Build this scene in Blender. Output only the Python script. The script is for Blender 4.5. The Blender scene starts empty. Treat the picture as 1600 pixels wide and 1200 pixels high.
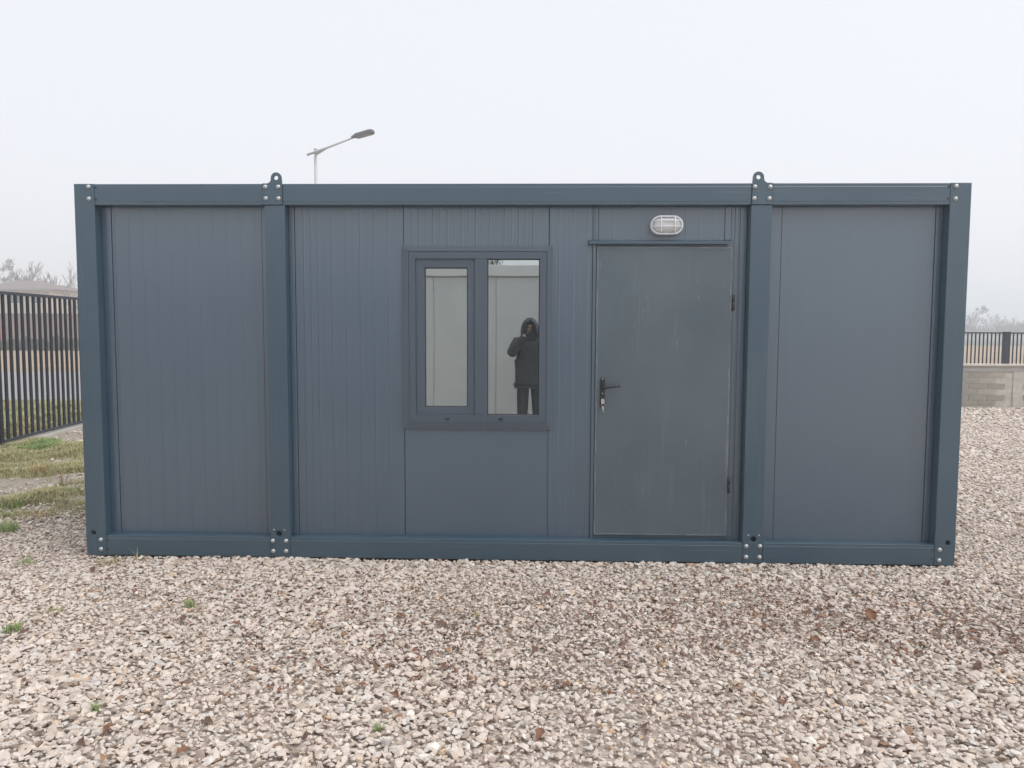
import bpy, bmesh, math, random
import numpy as np
from mathutils import Vector, Matrix, Euler

R = math.radians
rnd = random.Random(7)
sc = bpy.context.scene
COL = sc.collection

# ------------------------------------------------------------------ camera
CAM = np.array([3.16269, -5.26843, 1.61433])
YAW, PITCH, ROLL, F = -0.0286011, -0.0721702, 0.0040172, 1202.0
fw = np.array([math.sin(YAW)*math.cos(PITCH), math.cos(YAW)*math.cos(PITCH), math.sin(PITCH)])
rt0 = np.array([math.cos(YAW), -math.sin(YAW), 0.0])
up0 = np.cross(rt0, fw)
rt = math.cos(ROLL)*rt0 + math.sin(ROLL)*up0
up = -math.sin(ROLL)*rt0 + math.cos(ROLL)*up0
cd = bpy.data.cameras.new('camera')
cd.sensor_fit = 'HORIZONTAL'; cd.sensor_width = 36.0; cd.lens = F/1600*36.0
cd.clip_start = 0.02; cd.clip_end = 3000
cam = bpy.data.objects.new('camera', cd); COL.objects.link(cam)
m = Matrix.Identity(4)
for i in range(3):
    m[i][0], m[i][1], m[i][2], m[i][3] = rt[i], up[i], -fw[i], CAM[i]
cam.matrix_world = m
sc.camera = cam

# ------------------------------------------------------------------ sky, sun, exposure
SUN_EL, SUN_AZ = R(58), R(112)          # azimuth measured from +y towards +x
w = bpy.data.worlds.new('World'); sc.world = w; w.use_nodes = True
nt = w.node_tree; nt.nodes.clear()
sky = nt.nodes.new('ShaderNodeTexSky'); sky.sky_type = 'NISHITA'; sky.sun_disc = False
sky.sun_elevation = SUN_EL; sky.sun_rotation = SUN_AZ
sky.air_density = 1.0; sky.dust_density = 6.0; sky.ozone_density = 1.0
hs = nt.nodes.new('ShaderNodeHueSaturation'); hs.inputs['Saturation'].default_value = 0.22
nt.links.new(sky.outputs[0], hs.inputs['Color'])
mx = nt.nodes.new('ShaderNodeMix'); mx.data_type = 'RGBA'
mx.inputs[0].default_value = 0.80     # thick even cloud over the clear-sky colour
mx.inputs[7].default_value = (6.85, 7.05, 7.45, 1)
nt.links.new(hs.outputs[0], mx.inputs[6])
bg = nt.nodes.new('ShaderNodeBackground'); bg.inputs[1].default_value = 0.105
nt.links.new(mx.outputs[2], bg.inputs[0])
wo = nt.nodes.new('ShaderNodeOutputWorld'); nt.links.new(bg.outputs[0], wo.inputs[0])

sd = bpy.data.lights.new('sun', 'SUN'); sd.energy = 1.5; sd.angle = R(60); sd.color = (1, .97, .93)
sun = bpy.data.objects.new('sun', sd); COL.objects.link(sun)
sdir = Vector((math.sin(SUN_AZ)*math.cos(SUN_EL), math.cos(SUN_AZ)*math.cos(SUN_EL), math.sin(SUN_EL)))
sun.rotation_euler = sdir.to_track_quat('Z', 'Y').to_euler()
sun.location = (0, 0, 30)

vs = sc.view_settings
vs.view_transform = 'Standard'; vs.look = 'None'; vs.gamma = 1; vs.exposure = 0.50
vs.use_curve_mapping = False
sc.render.engine = 'CYCLES'
sc.cycles.use_denoising = True
sc.cycles.max_bounces = 10; sc.cycles.transparent_max_bounces = 16
sc.cycles.volume_bounces = 4
sc.cycles.sample_clamp_indirect = 6

# ------------------------------------------------------------------ pixel helpers
def ray(u, v):
    return fw + (u-800)/F*rt + (600-v)/F*up
def on_y(u, v, y):
    d = ray(u, v); return CAM + d*(y-CAM[1])/d[1]
def on_z(u, v, z=0.0):
    d = ray(u, v); return CAM + d*(z-CAM[2])/d[2]

# ------------------------------------------------------------------ materials
def newmat(name):
    M = bpy.data.materials.new(name); M.use_nodes = True
    n = M.node_tree; b = n.nodes['Principled BSDF']
    return M, n, b

def mat(name, col, rough=.5, var=.10, scale=6.0, bump=0.0, bscale=200.0, metal=0.0, spec=.5, stretch=(1, 1, 1), col2=None, detail=4):
    """plain painted / mineral surface: a base colour broken up by noise, optional fine relief"""
    M, n, b = newmat(name)
    tc = n.nodes.new('ShaderNodeTexCoord')
    mp = n.nodes.new('ShaderNodeMapping'); mp.inputs['Scale'].default_value = stretch
    n.links.new(tc.outputs['Object'], mp.inputs[0])
    nz = n.nodes.new('ShaderNodeTexNoise'); nz.inputs['Scale'].default_value = scale; nz.inputs['Detail'].default_value = detail
    n.links.new(mp.outputs[0], nz.inputs['Vector'])
    mix = n.nodes.new('ShaderNodeMix'); mix.data_type = 'RGBA'
    c2 = col2 or tuple(c*(1+var) for c in col); c1 = tuple(c*(1-var) for c in col) if col2 is None else col
    mix.inputs[6].default_value = (*c1, 1); mix.inputs[7].default_value = (*c2, 1)
    mr = n.nodes.new('ShaderNodeMapRange'); mr.inputs[1].default_value = .3; mr.inputs[2].default_value = .7
    n.links.new(nz.outputs['Fac'], mr.inputs[0]); n.links.new(mr.outputs[0], mix.inputs[0])
    n.links.new(mix.outputs[2], b.inputs['Base Color'])
    b.inputs['Roughness'].default_value = rough; b.inputs['Metallic'].default_value = metal
    b.inputs['Specular IOR Level'].default_value = spec
    if bump:
        nb = n.nodes.new('ShaderNodeTexNoise'); nb.inputs['Scale'].default_value = bscale; nb.inputs['Detail'].default_value = 3
        n.links.new(tc.outputs['Object'], nb.inputs['Vector'])
        bp = n.nodes.new('ShaderNodeBump'); bp.inputs['Strength'].default_value = bump; bp.inputs['Distance'].default_value = .002
        n.links.new(nb.outputs['Fac'], bp.inputs['Height']); n.links.new(bp.outputs[0], b.inputs['Normal'])
    return M

def scuffed(name, base, scuffcol, rough, amount, stretch, dust=.25, spec=.5, wave=0.0, soft=1.5):
    """coated steel with thin pale scuffs drawn along one direction, and faint dust"""
    M, n, b = newmat(name)
    tc = n.nodes.new('ShaderNodeTexCoord')
    mp = n.nodes.new('ShaderNodeMapping'); mp.inputs['Scale'].default_value = stretch
    n.links.new(tc.outputs['Object'], mp.inputs[0])
    s = n.nodes.new('ShaderNodeTexNoise'); s.inputs['Scale'].default_value = 1.0; s.inputs['Detail'].default_value = 6; s.inputs['Roughness'].default_value = .62
    n.links.new(mp.outputs[0], s.inputs['Vector'])
    r1 = n.nodes.new('ShaderNodeMapRange'); r1.inputs[1].default_value = .60; r1.inputs[2].default_value = .80; r1.inputs[4].default_value = amount
    n.links.new(s.outputs['Fac'], r1.inputs[0])
    big = n.nodes.new('ShaderNodeTexNoise'); big.inputs['Scale'].default_value = 2.2; big.inputs['Detail'].default_value = soft
    n.links.new(tc.outputs['Object'], big.inputs['Vector'])
    r2 = n.nodes.new('ShaderNodeMapRange'); r2.inputs[1].default_value = .15; r2.inputs[2].default_value = .85
    r2.inputs[3].default_value = 0; r2.inputs[4].default_value = dust
    n.links.new(big.outputs['Fac'], r2.inputs[0])
    ad = n.nodes.new('ShaderNodeMath'); ad.operation = 'ADD'; ad.use_clamp = True
    n.links.new(r1.outputs[0], ad.inputs[0]); n.links.new(r2.outputs[0], ad.inputs[1])
    mix = n.nodes.new('ShaderNodeMix'); mix.data_type = 'RGBA'
    mix.inputs[6].default_value = (*base, 1); mix.inputs[7].default_value = (*scuffcol, 1)
    n.links.new(ad.outputs[0], mix.inputs[0]); n.links.new(mix.outputs[2], b.inputs['Base Color'])
    rr = n.nodes.new('ShaderNodeMapRange'); rr.inputs[3].default_value = rough-.05; rr.inputs[4].default_value = rough+.12
    n.links.new(big.outputs['Fac'], rr.inputs[0]); n.links.new(rr.outputs[0], b.inputs['Roughness'])
    nb = n.nodes.new('ShaderNodeTexNoise'); nb.inputs['Scale'].default_value = 3.5; nb.inputs['Detail'].default_value = 1
    n.links.new(tc.outputs['Object'], nb.inputs['Vector'])
    bp = n.nodes.new('ShaderNodeBump'); bp.inputs['Strength'].default_value = wave; bp.inputs['Distance'].default_value = .02
    n.links.new(nb.outputs['Fac'], bp.inputs['Height']); n.links.new(bp.outputs[0], b.inputs['Normal'])
    if not wave: n.links.remove(b.inputs['Normal'].links[0])
    b.inputs['Specular IOR Level'].default_value = spec
    return M

def add_coat(m_, w_, r_):
    b = m_.node_tree.nodes['Principled BSDF']; b.inputs['Coat Weight'].default_value = w_; b.inputs['Coat Roughness'].default_value = r_
FRAME_C = (.017, .058, .094)
PANEL_C = (.016, .057, .104)
M = {}
M['frame'] = scuffed('frame_paint', FRAME_C, (.17, .23, .265), .36, .50, (1.2, 30, 55), dust=.10, spec=.95)
M['frame_post'] = scuffed('post_paint', FRAME_C, (.15, .21, .25), .36, .40, (45, 45, 1.3), dust=.10, spec=.95)
M['panel'] = scuffed('panel_coating', PANEL_C, (.07, .105, .15), .36, .22, (60, 60, 1.5), dust=.08, spec=1.0)
M['pvc'] = scuffed('anthracite_window_foil', (.058, .082, .114), (.15, .165, .19), .42, .3, (40, 40, 3), dust=.1, spec=.7)
add_coat(M['panel'], 1.0, .20); M['panel'].node_tree.nodes['Principled BSDF'].inputs['IOR'].default_value = 1.65; add_coat(M['frame'], .35, .3); add_coat(M['frame_post'], .35, .3)
M['dark_line'] = mat('rubber_seal', (.018, .02, .023), .7)
M['bolt'] = mat('galvanised_bolt', (.48, .50, .50), .38, .12, 60, metal=.55)
M['hole'] = mat('hole_shadow_steel', (.03, .035, .04), .6)
M['black_metal'] = mat('black_handle_coating', (.022, .024, .028), .38)
M['key_metal'] = mat('nickel_key', (.62, .58, .55), .3, metal=.8)
M['brass'] = mat('brass_lock', (.45, .32, .22), .35, metal=.7)
M['lamp_white'] = mat('lamp_grey_white_plastic', (.74, .76, .80), .4)
M['interior'] = mat('interior_white_lining', (.55, .56, .56), .6)
M['vinyl'] = mat('interior_vinyl_floor', (.16, .15, .14), .5)
M['core'] = mat('seam_shade_core', (.05, .055, .06), .9)  # near-black core backs the panel gaps, their shade put into its colour
M['roof'] = mat('roof_sheet', (.16, .17, .18), .5)

def door_material():
    M_ = scuffed('door_sheet_paint', (.040, .072, .096), (.16, .20, .225), .37, .50, (34, 34, 1.6), dust=.32, spec=1.0, wave=.08, soft=4)
    n = M_.node_tree; b = n.nodes['Principled BSDF']
    old = b.inputs['Base Color'].links[0].from_socket
    tc = n.nodes.new('ShaderNodeTexCoord'); sx = n.nodes.new('ShaderNodeSeparateXYZ')
    n.links.new(tc.outputs['Generated'], sx.inputs[0])
    def mth(op, a, b_=None, clamp=False):
        q = n.nodes.new('ShaderNodeMath'); q.operation = op; q.use_clamp = clamp
        for k, v in enumerate((a, b_)):
            if v is None: continue
            if isinstance(v, (int, float)): q.inputs[k].default_value = v
            else: n.links.new(v, q.inputs[k])
        return q.outputs[0]
    def edge(sock, size):   # distance in metres to the nearer edge
        return mth('MULTIPLY', mth('MINIMUM', sock, mth('SUBTRACT', 1.0, sock)), size)
    d = mth('MINIMUM', edge(sx.outputs[0], .93), edge(sx.outputs[2], 2.0))
    nz = n.nodes.new('ShaderNodeTexNoise'); nz.inputs['Scale'].default_value = 22; nz.inputs['Detail'].default_value = 6
    n.links.new(tc.outputs['Object'], nz.inputs['Vector'])
    dd = mth('ADD', d, mth('MULTIPLY', mth('SUBTRACT', nz.outputs['Fac'], .5), .030))
    line = mth('SUBTRACT', 1.0, mth('MULTIPLY', mth('ABSOLUTE', mth('SUBTRACT', dd, .008)), 190.0), True)
    nz2 = n.nodes.new('ShaderNodeTexNoise'); nz2.inputs['Scale'].default_value = 7; nz2.inputs['Detail'].default_value = 5
    n.links.new(tc.outputs['Object'], nz2.inputs['Vector'])
    line = mth('MULTIPLY', line, mth('MULTIPLY', mth('SUBTRACT', nz2.outputs['Fac'], .32), 3.0, True))
    line = mth('MULTIPLY', line, .42)
    # short vertical scratches
    mp = n.nodes.new('ShaderNodeMapping'); mp.inputs['Scale'].default_value = (110, 1, 9)
    n.links.new(tc.outputs['Object'], mp.inputs[0])
    nz3 = n.nodes.new('ShaderNodeTexNoise'); nz3.inputs['Scale'].default_value = 1; nz3.inputs['Detail'].default_value = 2
    n.links.new(mp.outputs[0], nz3.inputs['Vector'])
    scr = mth('MULTIPLY', mth('MULTIPLY', mth('SUBTRACT', nz3.outputs['Fac'], .70), 11.0, True), .40)
    fac = mth('MAXIMUM', line, scr)
    mix = n.nodes.new('ShaderNodeMix'); mix.data_type = 'RGBA'
    n.links.new(fac, mix.inputs[0]); n.links.new(old, mix.inputs[6]); mix.inputs[7].default_value = (.46, .49, .50, 1)
    n.links.new(mix.outputs[2], b.inputs['Base Color'])
    return M_
M['door'] = door_material(); add_coat(M['door'], .4, .3)

def glass_mat(name, refl, tint, rough=0.0):
    Mg = bpy.data.materials.new(name); Mg.use_nodes = True
    n = Mg.node_tree; n.nodes.clear()
    o = n.nodes.new('ShaderNodeOutputMaterial'); mxs = n.nodes.new('ShaderNodeMixShader')
    t = n.nodes.new('ShaderNodeBsdfTransparent'); t.inputs[0].default_value = (*tint, 1)
    g = n.nodes.new('ShaderNodeBsdfGlossy'); g.inputs['Roughness'].default_value = rough; g.inputs[0].default_value = (.93, .99, .99, 1)
    mxs.inputs[0].default_value = refl
    n.links.new(t.outputs[0], mxs.inputs[1]); n.links.new(g.outputs[0], mxs.inputs[2]); n.links.new(mxs.outputs[0], o.inputs[0])
    return Mg
M['pane_outer'] = glass_mat('coated_outer_glass', .54, (.74, .79, .79), .004)
M['pane_inner'] = glass_mat('inner_glass', .34, (.85, .88, .87), .004)
def lens_mat():
    Ml, n, b = newmat('ribbed_lamp_glass')
    b.inputs['Base Color'].default_value = (.93, .93, .91, 1); b.inputs['Roughness'].default_value = .12
    b.inputs['Transmission Weight'].default_value = .55; b.inputs['IOR'].default_value = 1.45
    return Ml
M['lens'] = lens_mat()

# ------------------------------------------------------------------ mesh helpers
WLOC = {}
def wloc(o):
    return WLOC.get(o.name, Vector((0, 0, 0))) if o else Vector((0, 0, 0))

class MB:
    def __init__(s): s.v = []; s.f = []; s.smooth = []
    def add(s, vs_, fs_, smooth=False):
        k = len(s.v); s.v += [tuple(q) for q in vs_]
        s.f += [tuple(i+k for i in f) for f in fs_]; s.smooth += [smooth]*len(fs_); return s
    def box(s, x0, x1, y0, y1, z0, z1):
        return s.add([(x0, y0, z0), (x1, y0, z0), (x1, y1, z0), (x0, y1, z0), (x0, y0, z1), (x1, y0, z1), (x1, y1, z1), (x0, y1, z1)],
                     [(0, 3, 2, 1), (4, 5, 6, 7), (0, 1, 5, 4), (1, 2, 6, 5), (2, 3, 7, 6), (3, 0, 4, 7)])
    def tube(s, pts, rad, n=8, caps=True, smooth=True):
        pts = [Vector(p) for p in pts]; rad = rad if isinstance(rad, (list, tuple)) else [rad]*len(pts)
        rings = []; V = []; Fc = []
        ref = None
        for i, p in enumerate(pts):
            d = (pts[min(i+1, len(pts)-1)]-pts[max(i-1, 0)]).normalized()
            if ref is None:
                ref = d.orthogonal().normalized()
            ref = (ref - d*ref.dot(d)).normalized(); b_ = d.cross(ref)
            for k in range(n):
                a = 2*math.pi*k/n
                V.append(p+(ref*math.cos(a)+b_*math.sin(a))*rad[i])
        for i in range(len(pts)-1):
            for k in range(n):
                Fc.append((i*n+k, i*n+(k+1) % n, (i+1)*n+(k+1) % n, (i+1)*n+k))
        s.add(V, Fc, smooth)
        if caps:
            k0 = len(s.v)-len(V)
            s.f.append(tuple(k0+k for k in reversed(range(n)))); s.smooth.append(False)
            s.f.append(tuple(k0+(len(pts)-1)*n+k for k in range(n))); s.smooth.append(False)
        return s
    def prism_y(s, poly, y0, y1):      # poly in (x, z), counter-clockwise seen from -y
        n = len(poly)
        return s.add([(x, y0, z) for x, z in poly]+[(x, y1, z) for x, z in poly],
                     [tuple(range(n)), tuple(reversed(range(n, 2*n)))]+[((k+1) % n, k, n+k, n+(k+1) % n) for k in range(n)])
    def ring_tile(s, x0, x1, z0, z1, cx, cz, r, y0, y1, n=24):
        """front face (at y0) with a round hole running back to y1"""
        V = []; per = []
        for k in range(n):
            a = 2*math.pi*(k+.5)/n; c, q = math.cos(a), math.sin(a)
            V.append((cx+r*c, y0, cz+r*q))
        for k in range(n):
            a = 2*math.pi*(k+.5)/n; c, q = math.cos(a), math.sin(a)
            t = min(((x1-cx)/c if c > 0 else (x0-cx)/c) if abs(c) > 1e-9 else 1e9, ((z1-cz)/q if q > 0 else (z0-cz)/q) if abs(q) > 1e-9 else 1e9)
            per.append((cx+t*c, cz+t*q)); V.append((cx+t*c, y0, cz+t*q))
        V += [(cx+r*math.cos(2*math.pi*(k+.5)/n), y1, cz+r*math.sin(2*math.pi*(k+.5)/n)) for k in range(n)]
        F_ = []
        corners = {}
        for k in range(n):
            k2 = (k+1) % n
            a, b_ = per[k], per[k2]
            extra = None
            for (X, Z) in ((x0, z0), (x1, z0), (x1, z1), (x0, z1)):
                onx = lambda p, X=X: abs(p[0]-X) < 1e-9
                onz = lambda p, Z=Z: abs(p[1]-Z) < 1e-9
                if (onx(a) and onz(b_) and not onz(a) and not onx(b_)) or (onz(a) and onx(b_) and not onx(a) and not onz(b_)):
                    extra = (X, Z)
            if extra:
                V.append((extra[0], y0, extra[1])); e = len(V)-1
                F_.append((k, n+k, e, n+k2, k2))
            else:
                F_.append((k, n+k, n+k2, k2))
            F_.append((k, k2, 2*n+k2, 2*n+k))
        return s.add(V, F_)
    def mesh(s, name, off=Vector((0, 0, 0))):
        me = bpy.data.meshes.new(name)
        me.from_pydata([(x-off[0], y-off[1], z-off[2]) for x, y, z in s.v], [], s.f)
        me.polygons.foreach_set('use_smooth', s.smooth); me.update(); return me
    def build(s, name, material, parent=None, bevel=0, segs=2, loc=None):
        off = Vector(loc) if loc is not None else wloc(parent)
        me = s.mesh(name, off); me.materials.append(M[material] if isinstance(material, str) else material)
        o = bpy.data.objects.new(name, me); COL.objects.link(o)
        if parent: o.parent = parent; o.location = off-wloc(parent)
        else: o.location = off
        WLOC[o.name] = off
        if bevel:
            bv = o.modifiers.new('bevel', 'BEVEL'); bv.width = bevel; bv.segments = segs; bv.limit_method = 'ANGLE'; bv.angle_limit = R(40)
            bv.harden_normals = False
        return o

def place(name, me, loc, parent=None, rot=None, scale=None):
    o = bpy.data.objects.new(name, me); COL.objects.link(o)
    loc = Vector(loc); o.parent = parent; o.location = loc-wloc(parent); WLOC[o.name] = loc
    if rot is not None: o.rotation_euler = rot
    if scale is not None: o.scale = scale
    return o
def thing(name, label, cat, loc=(0, 0, 0), group=None):
    o = bpy.data.objects.new(name, None); COL.objects.link(o); o.location = loc; WLOC[o.name] = Vector(loc)
    o.empty_display_size = .2
    return tag(o, label, cat, group)
def tag(o, label, cat, group=None):
    o['label'] = label; o['category'] = cat
    if group: o['group'] = group
    return o
def kind(o, k, label=None):
    o['kind'] = k
    if label: o['label'] = label
    return o

def mitred(outer, inner, yo, yi, yb, mb=None):
    """four mitred bars between two (x0,x1,z0,z1) rectangles; front at yo on the outer edge and yi on the inner"""
    mb = mb or MB()
    O = [(outer[0], outer[2]), (outer[1], outer[2]), (outer[1], outer[3]), (outer[0], outer[3])]
    I = [(inner[0], inner[2]), (inner[1], inner[2]), (inner[1], inner[3]), (inner[0], inner[3])]
    for k in range(4):
        a, b_, c, d = O[k], O[(k+1) % 4], I[(k+1) % 4], I[k]
        mb.add([(a[0], yo, a[1]), (b_[0], yo, b_[1]), (c[0], yi, c[1]), (d[0], yi, d[1]),
                (a[0], yb, a[1]), (b_[0], yb, b_[1]), (c[0], yb, c[1]), (d[0], yb, d[1])],
               [(0, 1, 2, 3), (7, 6, 5, 4), (1, 0, 4, 5), (2, 1, 5, 6), (3, 2, 6, 7), (0, 3, 7, 4)])
    return mb

# ------------------------------------------------------------------ ground
def voronoi_ground(name, c1, c2, scale, bump=.6, noise_scale=.6, dark=.45):
    Mg, n, b = newmat(name)
    tc = n.nodes.new('ShaderNodeTexCoord')
    v = n.nodes.new('ShaderNodeTexVoronoi'); v.inputs['Scale'].default_value = scale
    n.links.new(tc.outputs['Object'], v.inputs['Vector'])
    sep = n.nodes.new('ShaderNodeSeparateColor'); n.links.new(v.outputs['Color'], sep.inputs[0])
    mix = n.nodes.new('ShaderNodeMix'); mix.data_type = 'RGBA'
    mix.inputs[6].default_value = (*c1, 1); mix.inputs[7].default_value = (*c2, 1)
    n.links.new(sep.outputs[0], mix.inputs[0])
    nz = n.nodes.new('ShaderNodeTexNoise'); nz.inputs['Scale'].default_value = noise_scale; nz.inputs['Detail'].default_value = 6
    n.links.new(tc.outputs['Object'], nz.inputs['Vector'])
    mr = n.nodes.new('ShaderNodeMapRange'); mr.inputs[1].default_value = .35; mr.inputs[2].default_value = .7
    mr.inputs[3].default_value = .82; mr.inputs[4].default_value = 1.1
    n.links.new(nz.outputs['Fac'], mr.inputs[0])
    mul = n.nodes.new('ShaderNodeMix'); mul.data_type = 'RGBA'; mul.blend_type = 'MULTIPLY'; mul.inputs[0].default_value = 1
    n.links.new(mix.outputs[2], mul.inputs[6]); n.links.new(mr.outputs[0], mul.inputs[7])
    n.links.new(mul.outputs[2], b.inputs['Base Color'])
    b.inputs['Roughness'].default_value = .95; b.inputs['Specular IOR Level'].default_value = .2
    bp = n.nodes.new('ShaderNodeBump'); bp.inputs['Strength'].default_value = bump; bp.inputs['Distance'].default_value = .02
    bp.invert = True
    n.links.new(v.outputs['Distance'], bp.inputs['Height']); n.links.new(bp.outputs[0], b.inputs['Normal'])
    return Mg
M['field'] = mat('dry_field_grass', (.27, .195, .125), .95, col2=(.36, .265, .18), scale=.35, detail=8)
M['winter_crop'] = mat('dull_winter_crop', (.075, .10, .095), .95, col2=(.11, .135, .12), scale=.2, detail=8)
M['yard'] = voronoi_ground('gravel_bed', (.44, .37, .32), (.60, .52, .46), 30)
M['verge'] = mat('verge_soil', (.20, .18, .10), .95, col2=(.20, .21, .10), scale=1.6, detail=8, bump=.5, bscale=40)
M['asphalt'] = mat('wet_grey_asphalt', (.20, .195, .205), .55, col2=(.26, .255, .265), scale=3, detail=8, bump=.3, bscale=120)
M['dirt'] = mat('bare_dirt', (.24, .20, .155), .95, col2=(.34, .295, .25), scale=5, detail=8, bump=.6, bscale=60)

def sheet(name, poly, z, material, k='structure'):
    mb = MB(); n = len(poly)
    mb.add([(x, y, z) for x, y in poly], [tuple(range(n))])
    return kind(mb.build(name, material), k)
GZ = -0.030
sheet('ground', [(-600, -600), (600, -600), (600, 600), (-600, 600)], GZ-.012, 'field')
# roadside turf and the road beyond the fence (road runs almost parallel to the container)
sheet('grass_verge', [(-90, 5), (-4.3, 5), (-4.35, 9.6), (60, 11.6), (60, 13.6), (-90, 11.2)], GZ-.008, 'verge')
sheet('far_field', [(15, 80), (600, 70), (600, 600), (-20, 600)], GZ-.006, 'winter_crop')
sheet('road', [(-90, 9.2), (60, 13.7), (60, 25.0), (-90, 20.0)], GZ-.004, 'asphalt')
sheet('gravel_yard', [(-4.6, -16), (26, -16), (26, 11.5), (-4.6, 9.5)], GZ, 'yard')
sheet('dirt_strip', [(-4.05, .9), (-.3, .8), (-.3, 8.6), (-4.4, 8.6)], GZ+.004, 'dirt')

# ---- gravel stones
def stone_mesh(i):
    r_ = random.Random(100+i)
    bm = bmesh.new()
    for _ in range(15):
        v_ = Vector((r_.gauss(0, 1), r_.gauss(0, 1), r_.gauss(0, 1))).normalized()
        v_ *= r_.uniform(.85, 1.0)
        bm.verts.new((v_.x*.5*r_.uniform(.95, 1.05), v_.y*.5*.76, v_.z*.5*.42))
    res = bmesh.ops.convex_hull(bm, input=bm.verts)
    bmesh.ops.delete(bm, geom=[g for g in res['geom_interior'] if isinstance(g, bmesh.types.BMVert)], context='VERTS')
    bmesh.ops.bevel(bm, geom=list(bm.edges), offset=.04, segments=1, affect='EDGES', profile=.5, clamp_overlap=True)
    me = bpy.data.meshes.new('stone'); bm.to_mesh(me); bm.free()
    me.materials.append(M['stone']); return me
def stone_mat():
    Ms, n, b = newmat('limestone_gravel')
    oi = n.nodes.new('ShaderNodeObjectInfo')
    cr = n.nodes.new('ShaderNodeValToRGB'); e = cr.color_ramp
    stops = [(0, (.30, .24, .20)), (.05, (.46, .375, .315)), (.22, (.60, .51, .445)), (.45, (.67, .58, .51)), (.62, (.62, .55, .50)),
             (.78, (.72, .635, .565)), (.89, (.55, .51, .485)), (.955, (.78, .73, .68)), (.978, (.62, .45, .31)), (.99, (.30, .19, .13))]
    while len(e.elements) < len(stops): e.elements.new(.5)
    for el, (p_, c_) in zip(e.elements, stops): el.position = p_; el.color = (*c_, 1)
    n.links.new(oi.outputs['Random'], cr.inputs[0])
    tc = n.nodes.new('ShaderNodeTexCoord')
    nz = n.nodes.new('ShaderNodeTexNoise'); nz.inputs['Scale'].default_value = 3.0; nz.inputs['Detail'].default_value = 4; nz.noise_dimensions = '4D'
    n.links.new(tc.outputs['Object'], nz.inputs['Vector'])
    mw = n.nodes.new('ShaderNodeMath'); mw.operation = 'MULTIPLY'; mw.inputs[1].default_value = 50
    n.links.new(oi.outputs['Random'], mw.inputs[0]); n.links.new(mw.outputs[0], nz.inputs['W'])
    mr = n.nodes.new('ShaderNodeMapRange'); mr.inputs[1].default_value = .3; mr.inputs[2].default_value = .7; mr.inputs[3].default_value = .80; mr.inputs[4].default_value = 1.12
    n.links.new(nz.outputs['Fac'], mr.inputs[0])
    mul = n.nodes.new('ShaderNodeMix'); mul.data_type = 'RGBA'; mul.blend_type = 'MULTIPLY'; mul.inputs[0].default_value = 1
    n.links.new(cr.outputs[0], mul.inputs[6]); n.links.new(mr.outputs[0], mul.inputs[7])
    wm = n.nodes.new('ShaderNodeMix'); wm.data_type = 'RGBA'; wm.blend_type = 'MULTIPLY'; wm.inputs[0].default_value = 1; wm.inputs[7].default_value = (.93, .925, .915, 1)
    n.links.new(mul.outputs[2], wm.inputs[6]); n.links.new(wm.outputs[2], b.inputs['Base Color'])
    b.inputs['Roughness'].default_value = .8; b.inputs['Specular IOR Level'].default_value = .3
    return Ms
M['stone'] = stone_mat()

def vnoise(x, y, s, seed):
    """smooth value noise on arrays"""
    r_ = np.random.RandomState(seed); tab = r_.rand(256, 256)
    x = x/s; y = y/s; xi = np.floor(x).astype(int); yi = np.floor(y).astype(int); fx = x-xi; fy = y-yi
    fx = fx*fx*(3-2*fx); fy = fy*fy*(3-2*fy)
    g = lambda a, b_: tab[a % 256, b_ % 256]
    return (g(xi, yi)*(1-fx)+g(xi+1, yi)*fx)*(1-fy)+(g(xi, yi+1)*(1-fx)+g(xi+1, yi+1)*fx)*fy

def grass_mask(x, y):
    """where turf grows left of the container (0..1)"""
    n_ = .45*vnoise(x, y, .8, 3)+.35*vnoise(x, y, .33, 4)+.2*vnoise(x, y, .12, 6)
    wob = .55*(vnoise(x, y*0+1.5, .7, 13)-.5)
    yy = y+wob+.10*(x+2)
    band = np.clip((yy-2.75)/.45, 0, 1)*np.clip((5.7-yy)/.7, 0, 1)*1.0
    band2 = np.clip((yy-.65)/.5, 0, 1)*np.clip((2.5-yy)/.4, 0, 1)*.84
    return np.clip((np.maximum(np.maximum(band, band2), .62*((yy > .8) & (yy < 5.4)))+n_*1.5-1.22)*2.2, 0, 1)*((x < -.05) & (y > .35) & (x > -4.3))

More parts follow.
